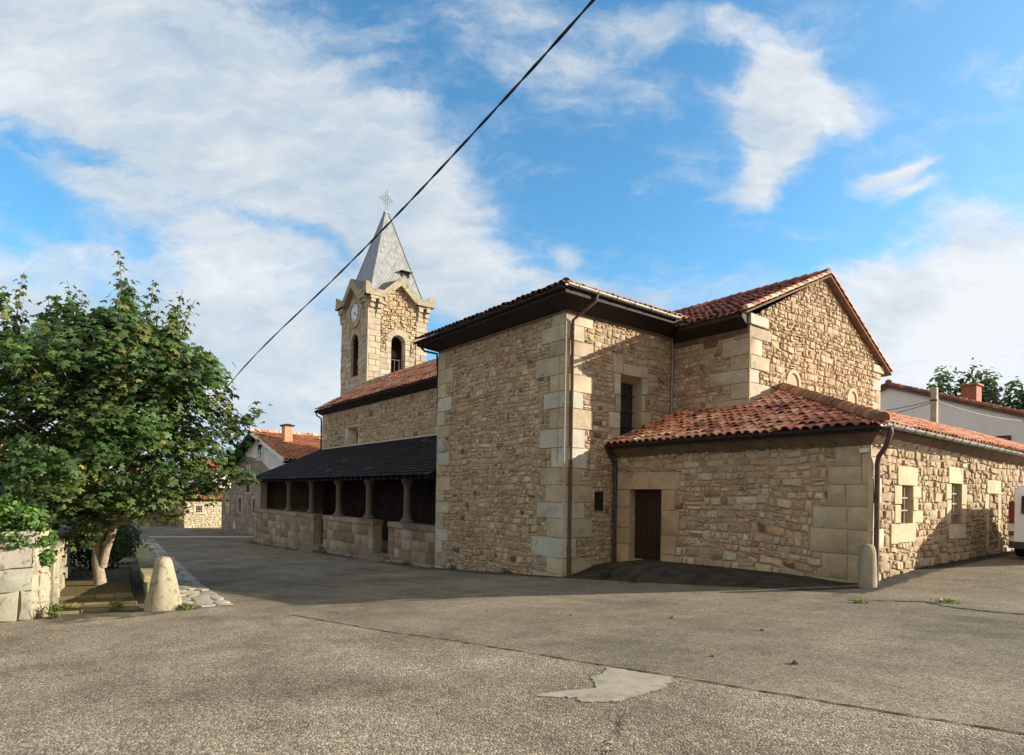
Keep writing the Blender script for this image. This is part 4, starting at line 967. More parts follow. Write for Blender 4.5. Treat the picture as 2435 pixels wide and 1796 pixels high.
    def stroke(p0, p1, w=.022): 
        d_ = Vector((p1[0]-p0[0], p1[1]-p0[1])).normalized(); nx, nz = -d_.y*w/2, d_.x*w/2
        m.poly([F.p(p0[0]-nx, p0[1]-nz, .092), F.p(p1[0]-nx, p1[1]-nz, .092), F.p(p1[0]+nx, p1[1]+nz, .092), F.p(p0[0]+nx, p0[1]+nz, .092)])
    ROM = ['XII', 'I', 'II', 'III', 'IIII', 'V', 'VI', 'VII', 'VIII', 'IX', 'X', 'XI']
    for i, R in enumerate(ROM):
        th = math.pi/2-i*math.pi/6; W = {'I': .045, 'V': .09, 'X': .09}; tot = sum(W[ch] for ch in R); x0 = -tot/2
        loc = lambda u, v_: (cc-(math.cos(th)*(.60+v_)+math.sin(th)*u), cz+math.sin(th)*(.60+v_)-math.cos(th)*u)   # seen from the road +a lies to the left
        for ch in R:
            w = W[ch]; xm = x0+w/2; h = .075
            if ch == 'I': stroke(loc(xm, -h), loc(xm, h))
            elif ch == 'V': stroke(loc(x0+.01, h), loc(xm, -h)); stroke(loc(x0+w-.01, h), loc(xm, -h), .014)
            else: stroke(loc(x0+.01, h), loc(x0+w-.01, -h)); stroke(loc(x0+w-.01, h), loc(x0+.01, -h), .014)
            x0 += w
    part(m, 'clock_numerals', 'black_paint', t)
    m2 = MB(); m = m2
    for th, L_, w in ((R_(-27), .55, .05), (R_(-38), .36, .075)):
        m.hexa([F.p(cc-math.cos(th)*u-math.sin(th)*v_, cz+math.sin(th)*u-math.cos(th)*v_, .10) for u, v_ in ((-.12, -w/2), (L_, -w/4), (L_, w/4), (-.12, w/2))], [F.p(cc-math.cos(th)*u-math.sin(th)*v_, cz+math.sin(th)*u-math.cos(th)*v_, .115) for u, v_ in ((-.12, -w/2), (L_, -w/4), (L_, w/4), (-.12, w/2))])
    part(m2, 'clock_hands', 'black_paint', t)
    b = MB(); b.lathe(46.45, B0+.75, [(.56, 12.55), (.54, 12.62), (.43, 12.85), (.36, 13.2), (.31, 13.5), (.18, 13.62), (.05, 13.66)], 18); b.box(45.6, 47.3, B0+.66, B0+.84, 13.66, 13.86); part(b, 'bell', 'bronze', t, 40)
    rl = MB(); rl.box(T0+.2, T0+.26, cb-.62, cb+.62, 12.9, 12.96); rl.box(T0+.2, T0+.26, cb-.62, cb+.62, 11.8, 11.86)
    for i in range(2): rl.box(T0+.2, T0+.25, cb-.2+i*.4, cb-.16+i*.4, 11.8, 13.0)
    rl.lathe(T0+.9, cb+.05, [(.40, 13.2), (.31, 13.45), (.24, 13.75), (.05, 13.9)], 14); part(rl, 'belfry_railing', 'iron', t)
tower()

# ------------------------------------------------------------------ foliage helpers
def leaf_shape():
    half = [(-90, .10), (-62, .40), (-35, .62), (-10, .40), (8, .80), (30, .93), (52, .48), (72, .72)]
    pts = [(r*math.cos(R_(a)), r*math.sin(R_(a))) for a, r in half]+[(0, 1.05)]
    return pts+[(-x, y) for x, y in pts[-2:0:-1]]
MAPLE = leaf_shape()
OVAL = [(0, -.9), (.42, -.45), (.5, .1), (.28, .65), (0, 1), (-.28, .65), (-.5, .1), (-.42, -.45)]
def leaf(mb, p, size, nrm, col, shape=MAPLE, spin=None):
    n = Vector(nrm).normalized(); x = n.orthogonal().normalized(); y = n.cross(x)
    an = random.uniform(0, 2*math.pi) if spin is None else spin
    if spin is not None:                                # tip hangs down the slope of the leaf
        y = (Vector((0, 0, -1))-n*(-n.z)); y = y.normalized() if y.length > .1 else n.orthogonal().normalized(); x = y.cross(n); an = random.gauss(0, .6)
    ca_, sa_ = math.cos(an), math.sin(an); x, y = x*ca_+y*sa_, y*ca_-x*sa_
    cu = random.uniform(.1, .35)
    mb.add([tuple(Vector(p)+x*u*size+y*v*size-n*(abs(u)*cu+v*v*cu*.5)*size) for u, v in shape], [tuple(range(len(shape)))], col)
GREEN = [((.052, .105, .03), 5), ((.072, .132, .036), 4), ((.036, .076, .026), 3), ((.112, .16, .042), 2.6), ((.155, .175, .05), 1.3), ((.17, .14, .05), .2)]
GW = [w for c, w in GREEN]
def gcol(j=.2, pal=GREEN): return rc(random.choices([c for c, w in pal], [w for c, w in pal])[0], j)
def lobed(d, seed): return 1+.16*math.sin(3.1*d[0]+2.3*d[2]+seed)+.13*math.sin(4.7*d[1]-3.3*d[2]+2*seed)+.08*math.sin(9*d[0]+7*d[1]+seed)

def maple():
    A, B = 20.07, 1.45; g = hz(A, B); rt_ = (-.612, .79)
    tr = empty('maple_tree', (A, B, g), 'leafy maple tree with forked pale trunk beside the stone wall', 'tree')
    t = MB()
    def gy(p, n=7): return [tuple(Vector(x)+Vector((random.gauss(0, .02), random.gauss(0, .02), 0))) for x in p]
    t.tube([(A, B, g-.2), (A+.02, B, g+.1), (A+.06, B-.04, g+.5), (A+.12, B-.10, g+.9)], [.23, .165, .14, .13], 12)
    t.tube([(A+.12, B-.10, g+.75), (A+.13, B-.10, g+1.2), (A+.06, B-.02, g+1.9), (A+.16, B-.1, g+2.8), (A+.1, B, 5.2)], [.125, .115, .105, .10, .05], 10)
    t.tube([(A+.05, B+.02, g+.72), (A-.03, B+.09, g+1.15), (A-.20, B+.27, g+1.9), (A-.42, B+.5, g+2.8), (A-.5, B+.6, 5)], [.115, .10, .095, .08, .04], 10)
    trunk = t.build('trunk', 'bark', tr, 60)
    L = MB(); br = MB()
    prof_z = [1.85, 2.15, 2.6, 3.0, 4.0, 5.0, 5.6, 6.0, 6.4, 6.7, 7.0]; prof_r = [.8, 2.1, 2.9, 3.15, 3.2, 3.1, 2.8, 2.4, 1.9, 1.4, .6]
    cl = []
    while len(cl) < 520:
        z = random.uniform(1.9, 6.95); ph = random.uniform(0, 2*math.pi); R = np.interp(z, prof_z, prof_r)
        if random.random() > R/3.8+.15: continue
        d = (math.cos(ph), math.sin(ph), z*.6); f = random.choice((.97, .92, .86, .78, .62, .4, .22))*lobed(d, 1.7)
        f = min(f, 1.06)
        cl.append((A+d[0]*R*f, B+d[1]*R*f, z+random.uniform(-.15, .15), f, ph))
    for (a, b, z, f, ph) in cl:
        out = Vector((math.cos(ph)*.55, math.sin(ph)*.55, .75)); tone = gcol(.25); sr = random.uniform(.32, .56)
        if f > .8 and random.random() < .4:
            s0 = Vector((A, B, max(1.7, z-2.2))); br.tube([tuple(s0), tuple(s0.lerp(Vector((a, b, z)), .35)+Vector((0, 0, .1))), tuple(s0.lerp(Vector((a, b, z)), .6)+Vector((0, 0, .1))), (a, b, z-.05)], [.04, .028, .018, .006], 5)
        for k in range(random.randint(26, 40) if f > .7 else 34):
            q = Vector((random.gauss(0, sr*.55), random.gauss(0, sr*.55), random.gauss(0, .16)))
            q.z -= .35*(q.x*math.cos(ph)+q.y*math.sin(ph))
            n = out+Vector((random.gauss(0, .38), random.gauss(0, .38), random.gauss(0, .25)))
            c = rc(tone, .22) if random.random() < .85 else gcol()
            if random.random() < .005: c = rc((.32, .27, .06), .2)
            leaf(L, (a+q.x, b+q.y, z+q.z), random.uniform(.095, .165), n, c, MAPLE, 0)
    # upright plumes of foliage along the top
    for off, zt_ in ((-2.9, 6.9), (-2.3, 7.6), (-1.75, 7.2), (-1.3, 7.7), (-.75, 7.4), (0., 8.1), (.5, 7.5), (1.1, 7.75), (1.6, 6.9), (2.15, 7.3), (2.7, 6.3), (3.15, 6.1)):
        dp = random.uniform(-.9, .7); z = 5.3
        while z < zt_:
            f = (z-5.3)/(zt_-5.3); rr = .40*(1-f)+.13; tone = gcol(.2)
            for k in range(int(26*(1-f))+7):
                q = (random.gauss(0, rr*.6), random.gauss(0, rr*.6), random.gauss(0, .12)); d_ = Vector((q[0], q[1], .05)).normalized()
                leaf(L, (A+rt_[0]*off+.79*dp+q[0], B+rt_[1]*off+.61*dp+q[1], z+q[2]), random.uniform(.09, .155), (d_.x*.8+random.gauss(0, .3), d_.y*.8+random.gauss(0, .3), .7), rc(tone, .22), MAPLE, 0)
            z += .2
    # upright shoots that stand out of the crown: (offset to the right, foot, tip)
    for off, z0, z1, w in ((0., 7.2, 9.25, .30), (-2.15, 6.6, 8.15, .28), (-1.2, 6.9, 8.30, .27), (1.05, 6.9, 8.2, .32), (2.0, 6.2, 7.8, .26), (.45, 7.0, 7.7, .3), (-2.9, 6.0, 7.1, .3), (-1.6, 6.6, 7.6, .25), (.2, 6.8, 8.0, .28), (1.4, 6.4, 7.3, .3), (-.6, 6.8, 7.75, .3), (2.2, 6.4, 7.5, .25)):
        dp = random.uniform(-.5, .7); a0, b0 = A+rt_[0]*off+.79*dp, B+rt_[1]*off+.61*dp
        lx, ly = random.gauss(0, .16)+.10*np.sign(off), random.gauss(0, .16); P_ = []
        for i in range(9): f = i/8; P_.append((a0+rt_[0]*lx*f*f*1.3+.79*ly*f, b0+rt_[1]*lx*f*f*1.3+.61*ly*f, z0-.6+(z1-z0+.6)*f))
        br.tube(P_, [.030-.0028*i for i in range(9)], 5)
        z = z0-.2; nd = 0
        while z < z1:
            f = (z-z0+.6)/(z1-z0+.6); k_ = min(7.99, f*8); q0 = Vector(P_[int(k_)]).lerp(Vector(P_[int(k_)+1]), k_-int(k_)); ph = nd*1.571+random.uniform(-.5, .5); nd += 1
            for sg in (1, -1):
                if random.random() < .12: continue
                for pet in ((.10, .24) if f < .8 else (.12,)):
                    pe = pet*random.uniform(.7, 1.3)*(w/.28); dx, dy = math.cos(ph)*sg, math.sin(ph)*sg
                    leaf(L, (q0.x+dx*pe, q0.y+dy*pe, q0.z+pe*random.uniform(-.1, .5)), random.uniform(.09, .16)*(1.1-.35*f), (dx*.75+random.gauss(0, .25), dy*.75+random.gauss(0, .25), .75), rc(random.choice([(.06, .09, .026), (.085, .11, .03), (.05, .08, .025)]), .25), MAPLE, 0)
            z += random.uniform(.10, .17)
    # long side sprays and hanging sprays by the trunk
    for (o_, dz, z, n) in ((3.45, .0, 4.0, 40), (3.8, .1, 4.35, 26), (4.1, .15, 4.6, 14), (3.5, 0, 2.8, 60), (3.0, 0, 2.55, 60), (3.85, 0, 2.85, 22), (2.3, 0, 2.4, 50), (-1.2, -.4, 1.35, 40), (-1.0, -.5, .95, 30), (-.55, -.5, 1.05, 26), (.05, -.6, 1.45, 34), (.0, -.6, 1.05, 22), (-1.9, -.4, 1.7, 40), (.9, -.4, 1.8, 40), (1.8, -.2, 1.8, 44)):
        a0, b0 = A+rt_[0]*o_+.79*dz, B+rt_[1]*o_+.61*dz
        for k in range(n):
            sp_ = .16 if n < 30 else .27; q = (random.gauss(0, sp_), random.gauss(0, sp_), random.gauss(0, sp_*.6)); leaf(L, (a0+q[0], b0+q[1], z+q[2]), random.uniform(.09, .15), (random.gauss(-.4, .3), random.gauss(-.1, .3), .7), rc((.075, .105, .03), .3), MAPLE, 0)
        br.tube([(A, B, max(1.5, z-1.8)), (A+(a0-A)*.5, B+(b0-B)*.5, max(1.5, z-.8)), (a0, b0, z)], [.03, .018, .006], 5)
    L.build('crown', 'leaf', tr); br.build('branches', 'bark', trunk, 60)
maple()

def bush(mb, c, r, n, size, pal, shape=OVAL, seed=1., flat=0.):
    for i in range(n):
        d = Vector(rng.normal(size=3)).normalized()
        f = random.choice((1, .95, .88, .78, .6))*lobed(d, seed)
        p = (c[0]+d.x*r[0]*f, c[1]+d.y*r[1]*f, c[2]+d.z*r[2]*f)
        leaf(mb, p, size*random.uniform(.7, 1.3), (d.x+random.gauss(0, .45), d.y+random.gauss(0, .45), d.z+.35+random.gauss(0, .45)), gcol(.25, pal), shape)
def tree(name, a, b, g, h, r, label, group=None, pal=GREEN, n=1500, size=.3, seed=1., trunk_h=.3, cone=False):
    t = empty(name, (a, b, g), label, 'tree', group)
    m = MB(); m.tube([(a, b, g-.2), (a+.1, b, g+h*.3), (a, b+.1, g+h*.75)], [r*.12, r*.09, r*.02], 8)
    for k in range(5): x = random.uniform(0, 6.28); m.tube([(a, b, g+h*.3), (a+math.cos(x)*r*.6, b+math.sin(x)*r*.6, g+h*random.uniform(.5, .75))], [r*.05, r*.01], 5)
    m.build('trunk', 'bark', t, 60)
    L = MB(); per = n//7
    bush(L, (a, b, g+h*(.5+trunk_h*.4)), (r*.8, r*.8, h*.34), per*3, size, pal, OVAL, seed)
    for k in range(7):
        x = k*2.4+seed; zz = g+h*random.uniform(.45, .86); f = (1-(zz-g)/h*.75)*r*.95
        bush(L, (a+math.cos(x)*f, b+math.sin(x)*f, zz), (r*.38, r*.38, h*.13), per*4//7, size, pal, OVAL, seed+k)
    if cone: bush(L, (a, b, g+h*.88), (r*.3, r*.3, h*.16), per//2, size*.9, pal, OVAL, seed+9)
    L.build('crown', 'leaf', t)

# ------------------------------------------------------------------ left side: garden wall, ivy, bed, bollard, path
def left_side():
    g = hz(14.72, 0)-.05
    wl = empty('garden_wall', (14.9, -1, g), 'weathered grey stone garden wall at the left edge with ivy on top', 'wall')
    S = FA(14.72); st, c = MB(), MB()
    c.hexa([(14.74, -.02, g-.3), (15.14, .22, g-.3), (15.5, -5, g-.3), (14.74, -5, g-.3)], [(14.76, -.03, 1.58), (15.14, .21, 1.56), (15.5, -5, 1.62), (14.76, -5, 1.62)])
    GP = [(.27, .255, .21), (.295, .28, .235), (.25, .24, .20), (.305, .285, .23)]; gc = lambda: rc(random.choice(GP), .1)
    CUT[:] = [.04, .10]; rubble(st, S, -4, .0, g-.3, 1.6, (), .85, .36, (), .010, .016, gc)
    E_ = Fr((14.72, -.02), (.855, .52), (-.40, .9)); rubble(st, E_, 0, .50, g-.3, 1.58, (), .5, .40, (), .010, .016, lambda: rc((.32, .30, .225), .08)); CUT[:] = [.12, .30]
    w = c.build('wall', 'mortar', wl); st.build('rubble_masonry', 'lichen_stone', wl, 50)
    c2 = MB(); E2 = Fr((15.4, .20), (.999, .03), (-.03, .999))
    rubble(c2, E2, .0, 1.1, g-.4, 1.35, (), .45, .3, (), .03, .035, lambda: rc((.40, .38, .26), .12))
    c2.hexa([(15.4, .19, g-.3), (16.5, .22, g-.3), (16.5, -.1, g-.3), (15.4, -.1, g-.3)], [(15.4, .19, 1.36), (16.5, .22, 1.1), (16.5, -.1, 1.1), (15.4, -.1, 1.36)], (.3, .28, .2))
    c2.build('buttress', 'mossy_stone', wl, 50)
    dk = MB(); F = Fr((16.5, .34), (.998, .06), (-.06, .998))
    rubble(dk, F, 0, 12, -1.2, 1.1, (), .5, .3, (), .03, .05, lambda: rc((.30, .27, .20), .2))
    dk.hexa([(16.5, .33, -1.5), (28.5, 1.05, -1.5), (28.5, .6, -1.5), (16.5, -.1, -1.5)], [(16.5, .33, 1.12), (28.5, 1.05, 1.12), (28.5, .6, 1.12), (16.5, -.1, 1.12)], (.2, .17, .12))
    o = dk.build('boundary_wall', 'mossy_stone', None, 50, (16.5, .3, -.4)); tag(o, 'dark shaded rubble wall running back behind the maple trunk', 'wall')
    iv = MB(); IP = [((.07, .15, .03), 4), ((.10, .20, .04), 3), ((.045, .10, .025), 2), ((.16, .22, .04), 1.5)]
    for k in range(44):
        b = random.uniform(-2.6, .12); a = 14.98+random.uniform(-.1, .35); bush(iv, (a, b, 1.66+random.uniform(0, .42)*(1-abs(b+.45)*.25)), (.30, .30, .20), 74, .058, IP, OVAL, k)
    for k in range(14):
        b = random.uniform(-2.4, .05); bush(iv, (14.70, b, 1.55-random.uniform(0, .2)), (.10, .22, .14), 40, .05, IP, OVAL, k)
    for k in range(9): bush(iv, (15.0+random.uniform(-.15, .3), .12+random.uniform(0, .14), 1.5-k*.06), (.13, .13, .12), 50, .05, IP, OVAL, k)
    for k in range(26):
        x = random.uniform(-2.5, 0); iv.tube([(14.74, x, 1.6), (14.66, x+random.uniform(-.1, .1), 1.35-random.uniform(0, .15))], [.006, .003], 4, (.06, .09, .03))
    o = iv.build('ivy', 'leaf', None, None, (15, -1, 1.6)); tag(o, 'bright green ivy spilling over the top of the garden wall', 'plant')
    # planting bed with low stone edging
    bd = empty('planting_bed', (16, 1, hz(16, 1)), 'mossy planting bed with two low stone edgings under the maple', 'flower bed')
    s = MB(); G = lambda a, b, h: (a, b, hz(a, b)+h)
    s.hexa([G(15.3, .25, -.3), G(14.9, 1.75, -.3), G(30, 3.2, -.3), G(30, .9, -.3)], [G(15.45, .3, .05), G(15.05, 1.72, .05), G(30, 3.2, .05), G(30, .9, .05)])
    s.hexa([G(17.6, .42, -.2), G(17.1, 1.85, -.2), G(30, 3.2, -.2), G(30, .9, -.2)], [G(17.65, .42, .16), G(17.15, 1.85, .16), G(30, 3.1, .1), G(30, .95, .1)])
    s.build('soil', 'soil', bd)
    for (p0, p1, h, n) in (((15.28, .24), (14.88, 1.78), .05, 3), ((16.3, .36), (15.95, 1.85), .075, 3), ((17.55, .42), (17.05, 1.88), .17, 4)):
        e = MB()
        for i in range(n):
            q0 = (p0[0]+(p1[0]-p0[0])*(i+.02)/n, p0[1]+(p1[1]-p0[1])*(i+.02)/n); q1 = (p0[0]+(p1[0]-p0[0])*(i+.97)/n, p0[1]+(p1[1]-p0[1])*(i+.97)/n); j = random.uniform(-.02, .02)
            e.hexa([G(q0[0], q0[1], -.2), G(q1[0], q1[1], -.2), G(q1[0]+.2, q1[1], -.2), G(q0[0]+.2, q0[1], -.2)], [G(q0[0], q0[1], h+j), G(q1[0], q1[1], h), G(q1[0]+.22, q1[1], h), G(q0[0]+.22, q0[1], h+j)], rc((.22, .195, .115), .18))
        e.build('edging', 'mossy_stone', bd, 50)
    # conical bollard
    a, b = 14.45, 2.13; g = hz(a, b)
    def rough_cone(prof, a, b, n=22, jit=.02, lean=(0, 0), sq=1.):
        m = MB(); vs = []
        for i, (r, z) in enumerate(prof):
            for k in range(n):
                t = 2*math.pi*k/n; rr = r*(1+jit*math.sin(3*t+i*.7)+jit*.7*random.gauss(0, 1)); zz = z-g0
                vs.append((a+rr*math.cos(t)*sq+lean[0]*zz, b+rr*math.sin(t)+lean[1]*zz, z+random.gauss(0, .006)))
        m.add(vs, [(i*n+k, i*n+(k+1) % n, (i+1)*n+(k+1) % n, (i+1)*n+k) for i in range(len(prof)-1) for k in range(n)]+[tuple(range((len(prof)-1)*n, len(prof)*n))], (.47, .43, .31))
        return m
    g0 = g
    m = rough_cone([(.35, g-.15), (.335, g+.04), (.315, g+.2), (.28, g+.4), (.235, g+.62), (.19, g+.84), (.155, g+1.0), (.12, g+1.06), (.05, g+1.09)], a, b, 26, .05, (.04, -.02)); m.c = [(.33, .30, .215)]*len(m.v)
    o = m.build('stone_bollard', 'lichen_stone', None, 60, (a, b, g)); tag(o, 'tapered conical stone bollard with lichen at the end of the flagstone path', 'bollard')
    a, b = 5.80, 14.26; g = g0 = hz(a, b)
    m = rough_cone([(.185, g-.1), (.185, g+.1), (.18, g+.4), (.172, g+.62), (.16, g+.78), (.13, g+.88), (.06, g+.92)], a, b, 18, .025, (.0, .02))
    m.c = [(.30, .27, .20)]*len(m.v); o = m.build('stone_bollard', 'mossy_stone', None, 60, (a, b, g)); tag(o, 'round topped guard stone standing against the church corner by the brown downpipe', 'bollard')
    # low wall along the path
    lw = MB(); K = Fr((15.9, 2.0), (.995, .10), (.10, -.995))
    P = lambda s_, d, h: (15.9+.995*s_-.10*d, 2.0+.10*s_+.995*d, hz(15.9+s_, 2)+h)
    s_ = 0
    while s_ < 26:
        w = random.uniform(.7, 1.2); h = .62-.012*s_; j = random.uniform(-.02, .02)
        lw.hexa([P(s_+.01, .02, -.3), P(s_+w, .02, -.3), P(s_+w, .44, -.3), P(s_+.01, .44, -.3)], [P(s_+.01, .02, h-.13), P(s_+w, .02, h-.13), P(s_+w, .44, h-.13), P(s_+.01, .44, h-.13)], rc((.26, .24, .16), .2))
        lw.hexa([P(s_+.01, -.05, h-.125), P(s_+w-.01, -.05, h-.125), P(s_+w-.01, .52, h-.125), P(s_+.01, .52, h-.125)], [P(s_+.02, -.04, h+j), P(s_+w-.02, -.04, h+j*.5), P(s_+w-.02, .50, h+j), P(s_+.02, .50, h)], rc((.33, .31, .15), .15)); s_ += w
    o = lw.build('low_wall', 'mossy_stone', None, 40, (16, 2.2, -.2)); tag(o, 'low mossy stone wall with flat capping along the flagstone path', 'wall')
    class GF:
        def p(self, s_, t, d=0): b = t+.10*(s_-14.1)-.0; return (s_, b, hz(s_, b)+.012+d)
    pv = MB(); fc = lambda: rc(random.choice([(.36, .33, .27), (.40, .37, .30), (.32, .29, .24), (.42, .38, .29)]), .1)
    rubble(pv, GF(), 14.12, 34, 2.32, 3.40, (), .95, .36, (), .016, .008, fc, .6); rubble(pv, GF(), 34, 57, 2.42, 3.3, (), 1.6, .45, (), .03, .018, fc, .6)
    for i in range(60): s0, s1 = 14.1+i*.72, 14.1+(i+1)*.72; G_ = GF(); pv.poly([G_.p(s0, 2.31, -.004), G_.p(s1, 2.31, -.004), G_.p(s1, 3.37, -.004), G_.p(s0, 3.37, -.004)], (.16, .145, .105))
    o = pv.build('path', 'flagstone', None, 50); tag(o, kind='structure')
left_side()

def tuft(a, b, h, n, sp, label, cols=((.10, .15, .03), (.16, .19, .05)), broad=.5, group=None, name='weed_tuft'):
    m = MB(); g = hz(a, b)
    for i in range(n):
        x, y = random.gauss(0, sp), random.gauss(0, sp*.7); c = rc(random.choice(cols), .2)
        if random.random() < broad: leaf(m, (a+x, b+y, g+random.uniform(.01, h)), random.uniform(.02, .05), (random.gauss(0, .6), random.gauss(0, .6), .8), c, OVAL)
        else:
            w = random.uniform(.004, .009); tx, ty = random.gauss(0, .06), random.gauss(0, .06); hh = h*random.uniform(.5, 1.2)
            m.add([(a+x-w, b+y, g-.01), (a+x+w, b+y, g-.01), (a+x+tx*.5+w*.7, b+y+ty*.5, g+hh*.6), (a+x+tx, b+y+ty, g+hh), (a+x+tx*.5-w*.7, b+y+ty*.5, g+hh*.6)], [(0, 1, 2, 3, 4)], c)
    o = m.build(name, 'leaf', None, None, (a, b, g)); tag(o, label, 'weed', group, 'stuff' if sp > .105 else None)
tuft(3.85, 12.75, .06, 60, .10, 'small yellow green weed tuft in the gutter right of the guard stone')
tuft(4.9, 11.8, .05, 40, .07, 'tiny weed at the front edge of the tarred apron')
tuft(14.1, 2.50, .12, 200, .13, 'green weeds growing at the right foot of the conical bollard')
tuft(15.0, 1.35, .26, 110, .09, 'tall pale weed on the front edging of the planting bed', ((.20, .22, .06), (.14, .18, .05)))
tuft(14.72, .30, .30, 150, .09, 'weeds climbing the corner foot of the garden wall')
tuft(12.1, 12.75, .22, 130, .16, 'dark weeds on the tarred apron below the sacristy door', ((.05, .075, .03), (.06, .09, .035)))
tuft(10.8, 12.3, .12, 90, .2, 'flat weeds on the front slope of the tarred apron', ((.05, .075, .03), (.06, .09, .035)))
tuft(19.0, 1.75, .25, 90, .10, 'yellow green sprout at the foot of the maple trunk', ((.30, .30, .05), (.20, .28, .06)), .9)
tuft(16.0, .55, .12, 120, .14, 'yellowing leaves and weeds beside the wall in the bed', ((.30, .27, .10), (.20, .2, .06)), .8)
tuft(23.5, 1.2, .30, 220, .35, 'low green plants behind the maple by the dark wall', ((.06, .11, .03), (.04, .08, .025)), .8)

for i_, a_ in enumerate((46.0, 41.5, 36.2, 32.2, 28.4, 23.0, 19.5, 16.2)):
    tuft(a_, 12.38 if a_ < 21 else 12.3, .16, 60, .12, 'small dark weeds along the foot of the shaded church wall', ((.035, .05, .02), (.05, .065, .025)), .6, 'weeds along the church wall')
for a_, b_, r_ in ((6.2, 8.1, .035), (4.6, 8.0, .03), (3.3, 6.4, .04), (7.6, 7.2, .022), (4.1, 6.1, .025), (9.2, 6.6, .02)):
    m_ = MB(); g_ = hz(a_, b_); n_ = 9
    v_ = [(a_+math.cos(k*2*math.pi/n_)*r_*q*random.uniform(.8, 1.25), b_+math.sin(k*2*math.pi/n_)*r_*q*random.uniform(.8, 1.25), g_+h_*r_) for q, h_ in ((1., -.2), (1.05, .35), (.6, .85)) for k in range(n_)]
    m_.add(v_, [(i*n_+k, i*n_+(k+1) % n_, (i+1)*n_+(k+1) % n_, (i+1)*n_+k) for i in (0, 1) for k in range(n_)]+[tuple(range(2*n_, 3*n_))], (.12, .10, .075))
    tag(m_.build('loose_stone', 'flagstone', None, 60, (a_, b_, g_)), 'small dark loose stone lying on the sunlit paving', 'stone', 'loose stones on the paving')
def road_marks():
    m = MB(); Z = lambda a, b, h=.006: (a, b, hz(a, b)+h)
    pa = [(4.56, 4.86), (4.17, 4.93), (3.83, 5.02), (3.72, 4.86), (3.62, 4.6), (3.60, 4.33), (3.62, 4.11), (3.59, 3.98), (3.66, 3.91), (3.81, 3.76), (3.94, 3.80), (4.16, 3.62), (4.24, 3.60), (4.22, 3.74), (4.10, 3.95), (4.02, 4.13), (4.18, 4.28), (4.36, 4.42), (4.40, 4.62)]
    q = []
    for i in range(len(pa)):                            # ragged outline
        p0, p1 = pa[i], pa[(i+1) % len(pa)]
        for k in range(7): t = k/7; q.append((p0[0]+(p1[0]-p0[0])*t+random.gauss(0, .014), p0[1]+(p1[1]-p0[1])*t+random.gauss(0, .014)))
    cx_, cy_ = 3.95, 4.35; m.add([Z(cx_, cy_, .009)]+[Z(a, b, .006) for a, b in q], [(0, i+1, (i+1) % len(q)+1) for i in range(len(q))]); o = m.build('concrete_patch', 'pale_concrete', None, None, (4, 4.4, hz(4, 4.4))); tag(o, 'pale ragged concrete patch in the foreground paving', 'road patch')
    def strip(name, pts, w, mat, label, sub=14, j=.02):
        s = MB(); P = []
        for p0, p1 in zip(pts, pts[1:]):
            for k in range(sub): t = k/sub; P.append((p0[0]+(p1[0]-p0[0])*t+random.gauss(0, j), p0[1]+(p1[1]-p0[1])*t+random.gauss(0, j)))
        vs = []
        for i, (a, b) in enumerate(P):
            d = Vector((P[min(i+1, len(P)-1)][0]-P[max(i-1, 0)][0], P[min(i+1, len(P)-1)][1]-P[max(i-1, 0)][1])).normalized(); ww = w*random.uniform(.25, 1.3)
            vs += [Z(a-d.y*ww, b+d.x*ww, .007), Z(a+d.y*ww, b-d.x*ww, .007)]
        s.add(vs, [(2*i, 2*i+1, 2*i+3, 2*i+2) for i in range(len(P)-1)]); o = s.build(name, mat); tag(o, kind='structure'); return o
    strip('road_seam', [(11.44, 3.79), (8.4, 4.21), (7.1, 4.52), (5.95, 4.70), (4.95, 4.84), (3.83, 5.05), (2.46, 5.24), (1.19, 5.45), (-1.5, 5.9)], .016, 'tar_seam', '', 14, .008)
    strip('road_crack', [(3.35, 3.75), (3.16, 3.53), (2.96, 3.19), (2.87, 3.02), (2.6, 2.7)], .006, 'tar_seam', '', 10, .03)
    strip('drain_channel', [(5.2, 12.0), (4.17, 12.65), (3.76, 12.2), (3.42, 12.08), (3.0, 11.9), (2.63, 11.95), (1.2, 12.2)], .05, 'tar_seam', '', 12, .02)
    s = MB(); s.poly([Z(62.6, 8.0, .03), Z(56.3, 15.2, .03), Z(54.7, 15.0, .03), Z(61.0, 7.7, .03)]); o = s.build('road_sun_strip', 'sun_strip_paint'); tag(o, kind='structure')  # strip of sun across the far road, painted as a pale polygon
road_marks()

